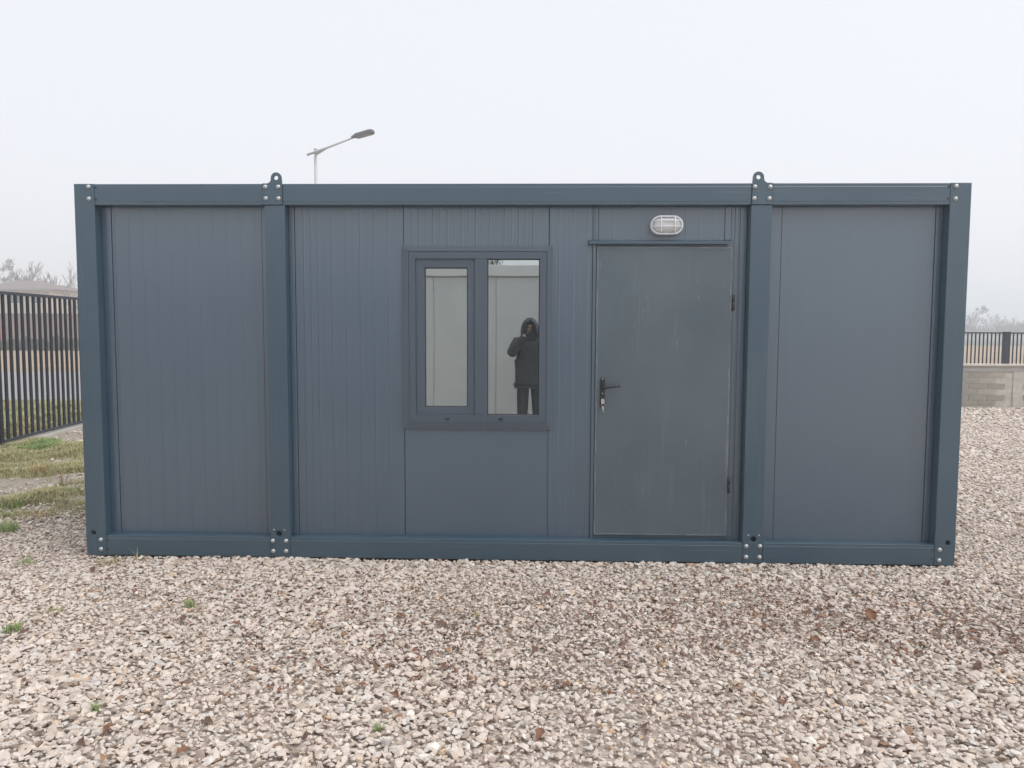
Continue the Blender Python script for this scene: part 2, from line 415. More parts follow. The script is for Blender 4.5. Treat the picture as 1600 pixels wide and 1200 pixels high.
def gravel():
    rs = np.random.RandomState(11)
    P_ = []
    def region(x0, x1, y0, y1, s, size):
        nx, ny = int((x1-x0)/s), int((y1-y0)/s)
        gx, gy = np.meshgrid(np.arange(nx), np.arange(ny))
        x = x0+(gx+.5*(gy % 2)+rs.uniform(-.48, .48, gx.shape))*s; y = y0+(gy+rs.uniform(-.48, .48, gy.shape))*s
        x, y = x.ravel(), y.ravel()
        sz = size*np.exp(rs.normal(0, .36, x.shape)); sz = np.clip(sz, size*.42, size*2.2)
        keep = ~((x > 0.01) & (x < 6.05) & (y > 0.02))
        return x[keep], y[keep], sz[keep]
    regs = [region(-3.2, 10, -3.9, .9, .0232, .0335), region(-3.6, 0, .9, 3.4, .030, .036), region(-4.0, 0, 3.4, 8.5, .055, .045),
            region(6.06, 11, .9, 4.5, .030, .038), region(7.0, 14.5, 4.5, 7.5, .040, .046), region(8, 18.5, 7.5, 11.25, .058, .058)]
    x = np.concatenate([r_[0] for r_ in regs]); y = np.concatenate([r_[1] for r_ in regs]); s = np.concatenate([r_[2] for r_ in regs])
    # thin out where turf and bare dirt show
    thin = np.zeros_like(x); L = (x < -.05) & (y > .5)
    thin[L] = np.clip(grass_mask(x[L], y[L])*.9 + np.clip((y[L]-.9)/1.0, 0, 1)*.85*np.clip((vnoise(x[L], y[L], .45, 9)-.25)*4, 0, 1), 0, .97)
    k = rs.rand(len(x)) > thin; x, y, s = x[k], y[k], s[k]
    # finer, dirtier patches and coarser patches
    pn = vnoise(x, y, .9, 21); s = s*(.80+.40*pn)
    z = GZ+.014+rs.uniform(-.004, .010, len(x))+.010*(vnoise(x, y, .7, 5)-.5)
    me = bpy.data.meshes.new('gravel'); me.from_pydata(np.stack([x, y, z], 1).tolist(), [], [])
    a = me.attributes.new('rot', 'FLOAT_VECTOR', 'POINT')
    rot = np.stack([rs.normal(0, .30, len(x)), rs.normal(0, .30, len(x)), rs.uniform(0, 6.283, len(x))], 1)
    a.data.foreach_set('vector', rot.ravel())
    a = me.attributes.new('size', 'FLOAT', 'POINT'); a.data.foreach_set('value', s)
    a = me.attributes.new('pick', 'INT', 'POINT'); a.data.foreach_set('value', rs.randint(0, 12, len(x)))
    o = bpy.data.objects.new('gravel', me); COL.objects.link(o)
    ng = bpy.data.node_groups.new('gravel_scatter', 'GeometryNodeTree')
    ng.interface.new_socket('Geometry', in_out='INPUT', socket_type='NodeSocketGeometry')
    ng.interface.new_socket('Geometry', in_out='OUTPUT', socket_type='NodeSocketGeometry')
    gi = ng.nodes.new('NodeGroupInput'); go = ng.nodes.new('NodeGroupOutput')
    iop = ng.nodes.new('GeometryNodeInstanceOnPoints')
    g2i = ng.nodes.new('GeometryNodeGeometryToInstance')
    for i in range(12):
        so = bpy.data.objects.new('stone_shape', stone_mesh(i))
        inf = ng.nodes.new('GeometryNodeObjectInfo'); inf.inputs['Object'].default_value = so; inf.inputs['As Instance'].default_value = True
        ng.links.new(inf.outputs['Geometry'], g2i.inputs[0])
    def attr(nm, t):
        q = ng.nodes.new('GeometryNodeInputNamedAttribute'); q.data_type = t; q.inputs['Name'].default_value = nm; return q.outputs['Attribute']
    ng.links.new(gi.outputs[0], iop.inputs['Points']); ng.links.new(g2i.outputs[0], iop.inputs['Instance'])
    iop.inputs['Pick Instance'].default_value = True
    ng.links.new(attr('pick', 'INT'), iop.inputs['Instance Index'])
    e2r = ng.nodes.new('FunctionNodeEulerToRotation'); ng.links.new(attr('rot', 'FLOAT_VECTOR'), e2r.inputs[0])
    ng.links.new(e2r.outputs[0], iop.inputs['Rotation']); ng.links.new(attr('size', 'FLOAT'), iop.inputs['Scale'])
    ng.links.new(iop.outputs[0], go.inputs[0])
    md = o.modifiers.new('scatter', 'NODES'); md.node_group = ng
    return kind(o, 'stuff', 'pale crushed limestone gravel covering the whole yard')
gravel()

# ------------------------------------------------------------------ the office container
LEN, DEP, H = 6.058, 2.438, 2.591
PY = .080                                   # face of the wall panels behind the frame
BT, TB = .143, 2.447                        # top of bottom rail, underside of top rail
C = thing('office_container', 'dark grey flat-roofed office container with a window and a door', 'container', (LEN/2, DEP/2, 0))

bolt_mb = MB()
seg = 12
prof = [(.0155, 0), (.0155, -.003), (.0125, -.008), (.006, -.0115), (0.0005, -.012)]
for i, (r_, yy) in enumerate(prof):
    bolt_mb.v += [(r_*math.cos(2*math.pi*k/seg), yy, r_*math.sin(2*math.pi*k/seg)) for k in range(seg)]
for i in range(len(prof)-1):
    for k in range(seg):
        bolt_mb.f.append((i*seg+k, (i+1)*seg+k, (i+1)*seg+(k+1) % seg, i*seg+(k+1) % seg)); bolt_mb.smooth.append(True)
bolt_me = bolt_mb.mesh('bolt'); bolt_me.materials.append(M['bolt'])
def bolts(parent, pts, y=0, s=1.0):
    for x, z in pts:
        place('bolt', bolt_me, (x, y, z), parent, rot=(0, rnd.uniform(0, 1), 0), scale=(s, s, s))

def post(x0, x1, hole, bolts_, z1=H, y0=0.0, small=()):
    mb = MB(); hx, hz, hr = hole
    za, zb = hz-.06, hz+.06
    # front with a round hole near the foot, rest of the box closed
    mb.ring_tile(x0, x1, za, zb, hx, hz, hr, y0, y0+.03)
    yb = .15
    for a, b_ in ((0, za), (zb, z1)):
        mb.add([(x0, y0, a), (x1, y0, a), (x1, y0, b_), (x0, y0, b_)], [(0, 1, 2, 3)])
    for X, fl in ((x0, 0), (x1, 1)):
        for a, b_ in ((0, za), (za, zb), (zb, z1)):
            q = [(X, y0, a), (X, yb, a), (X, yb, b_), (X, y0, b_)]
            mb.add(q, [(0, 1, 2, 3) if fl else (3, 2, 1, 0)])
    mb.add([(x0, yb, 0), (x1, yb, 0), (x1, yb, z1), (x0, yb, z1)], [(3, 2, 1, 0)])
    mb.add([(x0, y0, z1), (x1, y0, z1), (x1, yb, z1), (x0, yb, z1)], [(0, 1, 2, 3)])
    mb.add([(x0, y0, 0), (x1, y0, 0), (x1, yb, 0), (x0, yb, 0)], [(3, 2, 1, 0)])
    me = mb.mesh('post')
    bm = bmesh.new(); bm.from_mesh(me); bmesh.ops.remove_doubles(bm, verts=bm.verts, dist=1e-5)
    bmesh.ops.recalc_face_normals(bm, faces=bm.faces)
    mb2 = MB(); bm.verts.index_update(); mb2.v = [tuple(v_.co) for v_ in bm.verts]; mb2.f = [tuple(v_.index for v_ in f.verts) for f in bm.faces]; mb2.smooth = [False]*len(mb2.f); bm.free()
    o = mb2.build('post', 'frame_post', C, bevel=.004)
    MB().add([(hx+hr*1.3*math.cos(k*math.pi/6), y0+.031, hz+hr*1.3*math.sin(k*math.pi/6)) for k in range(12)], [tuple(range(12))]).build('hole_back', 'hole', o)
    bolts(o, bolts_, y0)
    bolts(o, small, y0, .38)
    return o
# corner posts run the full height, the two inner posts stop under the lug plates
post(0, .141, (.052, .161, .0165), [(.103, 2.570), (.104, 2.489), (.104, .111), (.103, .043)])
post(5.919, LEN, (6.007, .158, .0165), [(5.955, 2.567), (5.954, 2.485), (5.953, .110), (5.952, .036)])
post(1.318, 1.4575, (1.378, .168, .020), [(1.333, .117), (1.427, .118), (1.335, .044), (1.426, .045)], z1=TB-.001, small=[(1.343, .196), (1.417, .196)])
post(4.6105, 4.750, (4.684, .168, .020), [(4.636, .119), (4.730, .120), (4.637, .043), (4.728, .043)], z1=TB-.001, small=[(4.648, .196), (4.721, .196)])
# rear posts
for x0 in (0, 1.318, 4.6105, 5.919):
    MB().box(x0, x0+.14, DEP-.15, DEP, 0, H).build('rear_post', 'frame', C, bevel=.004)

def lug(x0, x1, ex, bl):
    """bolted plate on the top rail with a lifting eye"""
    mb = MB(); r_, hr, cz = .037, .0145, 2.628
    n = 20; outline = [(x0, TB+.001), (x1, TB+.001), (x1, H)]
    # outline counter-clockwise: up the right side, round the eye, down a small fillet, back along the top edge
    left = ex < (x0+x1)/2
    arc = [(ex+r_*math.cos(a), cz+r_*math.sin(a)) for a in np.linspace(0, math.pi, 15)]
    if left:
        fil = [(ex+r_+.030*(1-math.sin(t)), H+.030*(1-math.cos(t))) for t in np.linspace(0, math.pi/2, 6)]
        outline = [(x0, TB+.001), (x1, TB+.001), (x1, H)]+fil+arc+[(x0, H)]
    else:
        fil = [(ex-r_-.030*(1-math.sin(t)), H+.030*(1-math.cos(t))) for t in np.linspace(math.pi/2, 0, 6)]
        outline = [(x0, TB+.001), (x1, TB+.001), (x1, H)]+arc+fil+[(x0, H)]
    bm = bmesh.new()
    vo = [bm.verts.new((x, -.006, z)) for x, z in outline]
    vh = [bm.verts.new((ex+hr*math.cos(2*math.pi*k/16), -.006, cz+hr*math.sin(2*math.pi*k/16))) for k in range(16)]
    eds = [bm.edges.new((vo[i], vo[(i+1) % len(vo)])) for i in range(len(vo))]+[bm.edges.new((vh[i], vh[(i+1) % 16])) for i in range(16)]
    bmesh.ops.triangle_fill(bm, edges=eds, use_beauty=True, use_dissolve=False)
    # the fill also closes the eye: open it again
    for f in list(bm.faces):
        c_ = f.calc_center_median()
        if math.hypot(c_.x-ex, c_.z-cz) < hr*.98 and all(v_ in vh for v_ in f.verts): bm.faces.remove(f)
    ext = bmesh.ops.extrude_face_region(bm, geom=list(bm.faces))
    for g in ext['geom']:
        if isinstance(g, bmesh.types.BMVert): g.co.y += .012
    bmesh.ops.recalc_face_normals(bm, faces=bm.faces)
    bm.verts.index_update()
    mb.v = [tuple(v_.co) for v_ in bm.verts]; mb.f = [tuple(v_.index for v_ in f.verts) for f in bm.faces]; mb.smooth = [False]*len(mb.f); bm.free()
    o = mb.build('lifting_lug', 'frame', C, bevel=.0015)
    bolts(o, bl, -.006)
    return o
lug(1.307, 1.4435, 1.4035, [(1.329, 2.567), (1.417, 2.567), (1.331, 2.490), (1.418, 2.489)])
lug(4.613, 4.748, 4.6525, [(4.629, 2.564), (4.730, 2.563), (4.627, 2.487), (4.727, 2.486)])

# rails: thin joints between rail and posts
def rail(name, x0, x1, z0, z1, depth=.13):
    mb = MB()
    y0 = .0
    # pressed profile: a shallow step a little inside each long edge
    e = .020
    prof_ = [(y0+.0015, z0), (y0+.0015, z0+e), (y0, z0+e+.004), (y0, z1-e-.004), (y0+.0015, z1-e), (y0+.0015, z1), (depth, z1), (depth, z0)]
    n = len(prof_)
    mb.add([(x0, a, b_) for a, b_ in prof_]+[(x1, a, b_) for a, b_ in prof_],
           [tuple(reversed(range(n))), tuple(range(n, 2*n))]+[(k, (k+1) % n, n+(k+1) % n, n+k) for k in range(n)])
    bm = bmesh.new(); me = mb.mesh('x'); bm.from_mesh(me); bmesh.ops.recalc_face_normals(bm, faces=bm.faces); bm.verts.index_update()
    mb.v = [tuple(v_.co) for v_ in bm.verts]; mb.f = [tuple(v_.index for v_ in f.verts) for f in bm.faces]; bm.free()
    return mb.build(name, 'frame', C, bevel=.003)
small_hole = MB()
for a, b_ in ((.1425, 1.3055), (1.4450, 4.6115), (4.7495, 5.9175)):
    rail('top_rail', a, b_, TB, H-.002)
for a, b_ in ((.1425, 1.3165), (1.459, 4.609), (4.7515, 5.9175)):
    rail('bottom_rail', a, b_, .001, BT)
# flat dark discs for slots by the corner bolts, hole shade in their colour
for x in (.152, 5.906):
    for z in (2.563, 2.487, .108, .045):
        MB().add([(x+.008*math.cos(k*math.pi/6), -.0008, z+.008*math.sin(k*math.pi/6)) for k in range(12)], [tuple(range(12))]).build('hole_shade_disc', 'hole', C)
# filler behind the lug plates, side rails, rear rails, roof, floor
MB().box(1.308, 1.4425, .0065, .13, TB+.002, H-.004).build('rail_splice', 'frame', C)
MB().box(4.614, 4.747, .0065, .13, TB+.002, H-.004).build('rail_splice', 'frame', C)
for x0 in (0.002, LEN-.132):
    MB().box(x0, x0+.13, .152, DEP-.152, TB, H-.002).build('side_rail', 'frame', C, bevel=.003)
    MB().box(x0, x0+.13, .152, DEP-.152, .001, BT).build('side_rail', 'frame', C, bevel=.003)
for a, b_ in ((.142, 1.316), (1.46, 4.609), (4.752, 5.917)):
    MB().box(a, b_, DEP-.13, DEP-.002, TB, H-.002).build('rear_rail', 'frame', C, bevel=.003)
    MB().box(a, b_, DEP-.13, DEP-.002, .001, BT).build('rear_rail', 'frame', C, bevel=.003)
MB().box(.133, LEN-.133, .135, DEP-.135, 2.46, 2.57).build('roof', 'roof', C)
MB().box(.133, LEN-.133, .135, DEP-.135, .03, .135).build('floor', 'vinyl', C)
for x0, x1 in ((.05, .11), (LEN-.11, LEN-.05)):
    MB().box(x0, x1, .152, DEP-.152, BT+.001, TB-.001).build('side_wall', 'panel', C)
MB().box(.142, LEN-.142, DEP-.11, DEP-.06, BT+.001, TB-.001).build('rear_wall', 'panel', C)
MB().box(.142, LEN-.142, DEP-.18, DEP-.165, BT+.001, 2.455).build('wall_lining', 'interior', C)
MB().box(.142, LEN-.142, .17, DEP-.19, 2.445, 2.458).build('ceiling_lining', 'interior', C)
WIN = (2.243, 3.287, .905, 2.180)
core = MB()
wx0, wx1, wz0, wz1 = 2.30, 3.24, .965, 2.13
core.box(.145, wx0, .100, .160, BT+.002, 2.459); core.box(wx1, LEN-.145, .100, .160, BT+.002, 2.459)
core.box(wx0, wx1, .100, .160, BT+.002, wz0); core.box(wx0, wx1, .100, .160, wz1, 2.459)
core.build('wall_core', 'core', C)

def ribbed(x0, x1, z0, z1, depth, period=.0985, phase=.0, minor=.4, y=PY, material='panel', name='wall_panel'):
    """sheet-metal panel with narrow pressed lines running up it"""
    pts = [(x0, y+.014), (x0, y+.0015), (x0+.0015, y)]
    k = math.ceil((x0-phase)/(period/2)); xr = phase+k*period/2
    while xr < x1-.014:
        if xr > x0+.014 and depth:
            d = depth if k % 2 == 0 else depth*minor
            pts += [(xr-.008, y), (xr-.005, y+.3*d), (xr-.002, y-.9*d), (xr+.002, y-.9*d), (xr+.008, y)]
        k += 1; xr = phase+k*period/2
    pts += [(x1-.0015, y), (x1, y+.0015), (x1, y+.014)]
    n = len(pts); mb = MB()
    mb.add([(a, b_, z0) for a, b_ in pts]+[(a, b_, z1) for a, b_ in pts], [(i, i+1, n+i+1, n+i) for i in range(n-1)])
    mb.add([(x0, y+.0141, z0), (x1, y+.0141, z0), (x1, y+.0141, z1), (x0, y+.0141, z1)], [(3, 2, 1, 0)])
    return mb.build(name, material, C)
Z0, Z1 = BT+.001, TB-.001
ribbed(.2125, 1.268, Z0, Z1, .0017, phase=.235, minor=.0)
ribbed(1.500, 2.2545, Z0, Z1, .0023, phase=1.56, minor=.55)
ribbed(2.2575, 3.2595, 2.170, Z1, .0032, phase=2.265, minor=.6)
ribbed(2.2585, 3.2620, Z0, .920, 0)
ribbed(3.2640, 3.5600, Z0, Z1, .0020, phase=3.33, minor=.5)
ribbed(3.5990, 4.4560, 2.222, Z1, .0015, phase=3.70, minor=.0)
ribbed(4.5260, 4.6080, Z0, Z1, .0020, phase=4.555, minor=.5)
ribbed(4.8420, 5.8690, Z0, Z1, .0002, phase=4.90, minor=.0)
# cover strips along the posts
for a, b_ in ((.1425, .2095), (1.2705, 1.3165), (1.4590, 1.4975), (4.7515, 4.8390), (5.8720, 5.9175)):
    MB().box(a, b_, PY-.004, PY+.013, Z0, Z1).build('cover_strip', 'panel', C, bevel=.0015)

# ---- window
W = mitred((2.292, 3.248, .957, 2.141), (2.340, 3.198, 1.010, 2.091), .062, .060, .130).build('window', 'pvc', C, bevel=.002)
mitred(WIN, (2.2915, 3.2485, .9565, 2.1415), .066, .058, .0795).build('cover_trim', 'pvc', W, bevel=.0018)
MB().box(2.7505, 2.8370, .0605, .125, 1.0105, 2.0905).build('mullion', 'pvc', W, bevel=.002)
S = mitred((2.3405, 2.7500, 1.0105, 2.0905), (2.4020, 2.7000, 1.0640, 2.0310), .071, .071, .125).build('sash', 'pvc', W, bevel=.002)
mitred((2.4025, 2.6995, 1.0645, 2.0305), (2.4080, 2.6940, 1.0700, 2.0250), .077, .084, .11).build('sash_gasket', 'dark_line', W)
mitred((2.8375, 3.1975, 1.0105, 2.0905), (2.8430, 3.1920, 1.0165, 2.0845), .070, .078, .11).build('fixed_gasket', 'dark_line', W)
def pane(x0, x1, z0, z1, y, bow, tilt, material):
    n = 14; mb = MB(); V = []
    for j in range(n+1):
        for i in range(n+1):
            u, v_ = i/n, j/n
            yy = y-bow*16*u*(1-u)*v_*(1-v_)+tilt[0]*(u-.5)*(x1-x0)+tilt[1]*(v_-.5)*(z1-z0)
            V.append((x0+(x1-x0)*u, yy, z0+(z1-z0)*v_))
    mb.add(V, [(j*(n+1)+i, j*(n+1)+i+1, (j+1)*(n+1)+i+1, (j+1)*(n+1)+i) for j in range(n) for i in range(n)], True)
    return mb.build('pane', material, W)
for x0, x1, z0, z1, yy in ((2.406, 2.696, 1.068, 2.027, .087), (2.841, 3.194, 1.0145, 2.0865, .082)):
    pane(x0, x1, z0, z1, yy, .00010, (0, 0), 'pane_outer')
    pane(x0, x1, z0, z1, yy+.018, .00006, (.0012, -.0006), 'pane_inner')
for x in (2.560, 2.933):
    MB().box(x-.016, x+.016, .056, .0618, .975, .990).build('drain_cap', 'black_metal', W, bevel=.003)
# reveal lining behind the frame
mitred((2.2985, 3.2415, .9635, 2.1315), (2.315, 3.225, .98, 2.115), .1305, .1305, .175).build('reveal', 'interior', W)

# ---- door
DX0, DX1, DZ0, DZ1 = 3.586, 4.514, .172, 2.178
D = MB().box(DX0, DX1, .058, .098, DZ0, DZ1).build('door', 'door', C, bevel=.003)
MB().box(3.562, 3.5840, PY-.012, .0995, Z0, 2.215).build('door_jamb', 'panel', C, bevel=.0015)
MB().box(4.5165, 4.5245, PY-.010, .0995, Z0, 2.215).build('door_jamb', 'panel', C, bevel=.0015)
MB().box(3.5845, 4.516, PY-.002, .0995, Z0, .168).build('door_sill', 'frame', C, bevel=.0015)
MB().box(3.5855, 4.516, PY-.005, .0995, 2.181, 2.2145).build('door_head', 'panel', C)
MB().box(3.5625, 3.5750, PY-.004, .0995, 2.2155, Z1).build('transom_strip', 'panel', C, bevel=.001)
MB().box(3.5765, 3.5970, PY-.002, .0995, 2.2225, Z1).build('transom_strip', 'panel', C, bevel=.001)
MB().box(4.4580, 4.5000, PY-.004, .0995, 2.2225, Z1).build('transom_strip', 'panel', C, bevel=.001)
MB().box(4.5020, 4.5245, PY-.002, .0995, 2.2155, Z1).build('transom_strip', 'panel', C, bevel=.001)
dc = MB()
dc.add([(3.532, .0795, 2.2215), (4.500, .0795, 2.2215), (4.490, .030, 2.2100), (3.532, .030, 2.2100), (3.532, .030, 2.1900), (4.490, .030, 2.1900),
        (3.532, .034, 2.1900), (4.490, .034, 2.1900), (3.532, .034, 2.2060), (4.490, .034, 2.2060), (3.532, .0795, 2.2175), (4.500, .0795, 2.2175)],
       [(0, 3, 2, 1), (3, 4, 5, 2), (4, 6, 7, 5), (6, 8, 9, 7), (8, 10, 11, 9), (10, 0, 1, 11), (0, 10, 8, 3), (3, 8, 6, 4), (1, 2, 9, 11), (2, 5, 7, 9)])
dc.build('drip_cap', 'frame', C)
for z in (1.794, .535):
    h_ = MB().tube([(4.520, .050, z-.054), (4.520, .050, z+.002)], .0085, 10).tube([(4.520, .050, z+.004), (4.520, .050, z+.054)], .0085, 10)
    h_.build('hinge', 'black_metal', D)
# handle
hp = MB()
n_ = 8; hw, hz0, hz1, hx = .0165, 1.064, 1.280, 3.637
outl = [(hx+hw*math.cos(a), hz1-hw+hw*math.sin(a)) for a in np.linspace(0, math.pi, n_)]+[(hx+hw*math.cos(a), hz0+hw+hw*math.sin(a)) for a in np.linspace(math.pi, 2*math.pi, n_)]
hp.prism_y(outl, .048, .0579)
HP = hp.build('handle_plate', 'black_metal', D, bevel=.002)
MB().tube([(hx, .048, 1.211), (hx, .020, 1.211), (hx+.006, .012, 1.2115), (hx+.02, .010, 1.2135), (hx+.065, .010, 1.219), (hx+.118, .012, 1.2245)], [.011, .011, .0115, .0105, .0085, .0080], 12).build('handle_lever', 'black_metal', D)
for z in (1.268, 1.168):
    place('handle_screw', bolt_me, (hx, .048, z), D, scale=(.3, .3, .3))
MB().tube([(hx, .048, 1.125), (hx, .036, 1.125)], .0088, 14).build('lock_cylinder', 'brass', D)
K = thing('door_key', 'bright metal key hanging in the lock of the grey door', 'key', (hx, .036, 1.125))
kb = MB()
kb.prism_y([(hx-.011+.022*a, 1.125-.026+.034*b_) for a, b_ in ((0, .1), (.15, 0), (.85, 0), (1, .1), (1, .9), (.85, 1), (.15, 1), (0, .9))], .0165, .019)
kb.box(hx-.004, hx+.004, .0191, .0357, 1.121, 1.129)
kb.build('key_blade', 'key_metal', K)
pts = [(hx+.001+.011*math.sin(t), .0175-.004*math.sin(2*t), 1.092+.012*math.cos(t)) for t in np.linspace(0, 2*math.pi, 17)]
MB().tube(pts, .0012, 6).build('key_ring', 'key_metal', K)
sp = MB(); sp.prism_y([(hx-.004, 1.083), (hx-.008, 1.072), (hx-.003, 1.062), (hx+.001, 1.060), (hx+.001, 1.040), (hx+.006, 1.040), (hx+.006, 1.060), (hx+.010, 1.066), (hx+.008, 1.078), (hx+.004, 1.083)], .017, .0192)
sp.build('spare_key', 'key_metal', K)

# ---- bulkhead lamp over the door
LX, LZ = 4.057, 2.317
BL = thing('bulkhead_lamp', 'oval white caged wall lamp fixed above the grey door', 'lamp', (LX, PY, LZ))
def stadium(hw_, hh, n=10):
    r_ = hh; a0 = hw_-hh
    return [(LX+a0+r_*math.cos(a), LZ+r_*math.sin(a)) for a in np.linspace(-math.pi/2, math.pi/2, n)]+[(LX-a0+r_*math.cos(a), LZ+r_*math.sin(a)) for a in np.linspace(math.pi/2, 1.5*math.pi, n)]
def loft(levels, n=10, cap=True):
    mb = MB(); rings = [[(x, y, z) for x, z in stadium(a, b_, n)] for a, b_, y in levels]; k = len(rings[0])
    V = [q for r_ in rings for q in r_]
    Fc = [(i*k+j, i*k+(j+1) % k, (i+1)*k+(j+1) % k, (i+1)*k+j) for i in range(len(rings)-1) for j in range(k)]
    mb.add(V, Fc, True)
    if cap: mb.add(rings[-1], [tuple(range(k))], False)
    return mb
loft([(.110, .064, PY-.001), (.111, .065, PY-.020), (.106, .060, PY-.034), (.098, .052, PY-.0355)]).build('base', 'lamp_white', BL)
loft([(.094, .048, PY-.036), (.092, .046, PY-.050), (.084, .038, PY-.064), (.066, .022, PY-.070)]).build('lens', 'lens', BL)
ringp = [(x, PY-.046, z) for x, z in stadium(.104, .058)]; ringp.append(ringp[0])
MB().tube(ringp, .0065, 8, caps=False).build('guard_ring', 'lamp_white', BL)
for dz in (.028, -.012):
    hw_ = .050+math.sqrt(max(.055**2-dz**2, 0))
    MB().tube([(LX-hw_, PY-.047, LZ+dz), (LX-hw_+.02, PY-.074, LZ+dz), (LX+hw_-.02, PY-.074, LZ+dz), (LX+hw_, PY-.047, LZ+dz)], .0035, 8).build('guard_bar', 'lamp_white', BL)
for dx in (-.042, .050):
    MB().tube([(LX+dx, PY-.047, LZ+.056), (LX+dx, PY-.077, LZ+.040), (LX+dx, PY-.077, LZ-.040), (LX+dx, PY-.047, LZ-.056)], .0035, 8).build('guard_bar', 'lamp_white', BL)

# ------------------------------------------------------------------ left fence
M['fence'] = mat('anthracite_fence_paint', (.012, .016, .026), .55, spec=.2)
M['fence_rail'] = mat('anthracite_rail_paint', (.026, .034, .050), .5, spec=.35)
M['plinth'] = mat('concrete_plinth', (.42, .40, .37), .9, bump=.5, bscale=90)
FA, FB = np.array([-3.60, .8]), np.array([-4.42, 8.6])
fdir = (FB-FA)/np.linalg.norm(FB-FA); flen = np.linalg.norm(FB-FA); fang = math.atan2(fdir[1], fdir[0])
LF = thing('steel_fence', 'tall dark steel bar fence running back left of the container', 'fence', (FA[0], FA[1], 0))
LF.rotation_euler = (0, 0, fang)
def local_child(name, mb, material, parent, loc, bevel=0):
    me = mb.mesh(name); me.materials.append(M[material]); o = bpy.data.objects.new(name, me); COL.objects.link(o); o.parent = parent; o.location = loc
    if bevel:
        bv = o.modifiers.new('bevel', 'BEVEL'); bv.width = bevel; bv.segments = 2
    return o
bar = MB().box(-.026, .026, -.011, .011, .080, 2.045).mesh('bar'); bar.materials.append(M['fence'])
posts_at = [0, 1.52, 4.04, 6.56, flen]
for i, t in enumerate(posts_at):
    local_child('post', MB().box(-.035, .035, -.035, .035, -.05, 2.10), 'fence', LF, (t, 0, 0), .004)
for a, b_ in zip(posts_at[:-1], posts_at[1:]):
    local_child('top_rail', MB().box(.036, b_-a-.036, -.020, .020, 2.046, 2.088), 'fence_rail', LF, (a, 0, 0), .003)
    local_child('bottom_rail', MB().box(.036, b_-a-.036, -.020, .020, .038, .079), 'fence_rail', LF, (a, 0, 0), .003)
    k = int((b_-a-.10)/.153); s0 = (b_-a-(k-1)*.153)/2
    for j in range(k):
        o = bpy.data.objects.new('bar', bar); COL.objects.link(o); o.parent = LF; o.location = (a+s0+j*.153, 0, 0)
local_child('plinth', MB().box(-.1, flen+.1, -.06, .06, -.1, .012), 'plinth', LF, (0, 0, 0), .008)

# ------------------------------------------------------------------ right: block wall with a railing on top
M['block'] = mat('weathered_concrete_block', (.26, .24, .205), .95, col2=(.39, .36, .315), scale=5, detail=8, bump=.6, bscale=70)
M['block_b'] = mat('pale_concrete_block', (.33, .305, .265), .95, col2=(.45, .42, .37), scale=7, detail=8, bump=.6, bscale=70)
M['mortar'] = mat('smeared_mortar', (.50, .465, .415), .95, var=.15, scale=8, bump=.6, bscale=60)
M['coping'] = mat('cast_coping', (.58, .53, .47), .9, var=.12, scale=4, bump=.4, bscale=60)
M['band'] = mat('cast_concrete_band', (.36, .345, .315), .9, var=.15, scale=4, stretch=(1, 1, 5), bump=.4, bscale=60)
WY = 11.33
BW = thing('block_wall', 'low grey concrete block wall at the far right edge of the yard', 'wall', (13, WY, 0))
X0, X1 = 8.0, 19.0
MB().box(X0, X1, WY+.006, WY+.22, -.2, .735).build('mortar_core', 'mortar', BW)
MB().box(X0, X1, WY-.012, WY+.23, .736, .855).build('cast_band', 'band', BW, bevel=.006)
MB().box(X0, X1, WY-.045, WY+.26, .856, .905).build('coping', 'coping', BW, bevel=.008)
pil = [on_y(1590, 600, WY)[0]+k*2.45 for k in (-2, -1, 0, 1, 2)]
pil = [p_ for p_ in pil if X0+.2 < p_ < X1-.2]
for p_ in pil:
    MB().box(p_-.10, p_+.10, WY-.014, WY+.1, -.15, .735).build('pillar', 'mortar', BW, bevel=.006)
bh = .1215
blk = []
for q in range(4):
    mb = MB().box(-.186, .186, -.004, .06, .005, bh-.004); me = mb.mesh('block'); me.materials.append(M['block' if q % 2 else 'block_b']); blk.append(me)
hb = MB().box(-.090, .090, -.004, .06, .005, bh-.004).mesh('block'); hb.materials.append(M['block'])
for c_ in range(6):
    x = X0+.2+(c_ % 2)*.19
    while x < X1-.2:
        near = min(abs(x-p_) for p_ in pil)
        if near > .29: place('block', blk[rnd.choice((0, 1, 1, 1, 2, 3))], (x, WY+rnd.uniform(-.002, .003), c_*bh+.004), BW)
        x += .383
RF = thing('steel_railing', 'dark steel railing standing on the low concrete block wall', 'railing', (13, WY+.1, .905))
rpx = on_y(1572, 540, WY+.1)[0]
RP = [rpx+k*2.45 for k in (-1, 0, 1, 2)]
rb = MB().box(-.010, .010, -.010, .010, .905, 1.545).mesh('bar'); rb.materials.append(M['fence'])
for p_ in RP:
    MB().box(p_-.055, p_+.055, WY+.04, WY+.16, .905, 1.585).build('post', 'fence_rail', RF, bevel=.004)
edges = [X0+.1]+[p_ for p_ in RP if X0 < p_ < X1]+[X1-.1]
for a, b_ in zip(edges[:-1], edges[1:]):
    MB().box(a+.056, b_-.056, WY+.085, WY+.115, 1.546, 1.572).build('top_rail', 'fence', RF)
    n_ = max(1, int((b_-a-.14)/.083)); s0 = ((b_-a)-(n_-1)*.083)/2
    for j in range(n_):
        place('bar', rb, (a+s0+j*.083, WY+.1, 0), RF).location = Vector((a+s0+j*.083-13, 0, -.905))

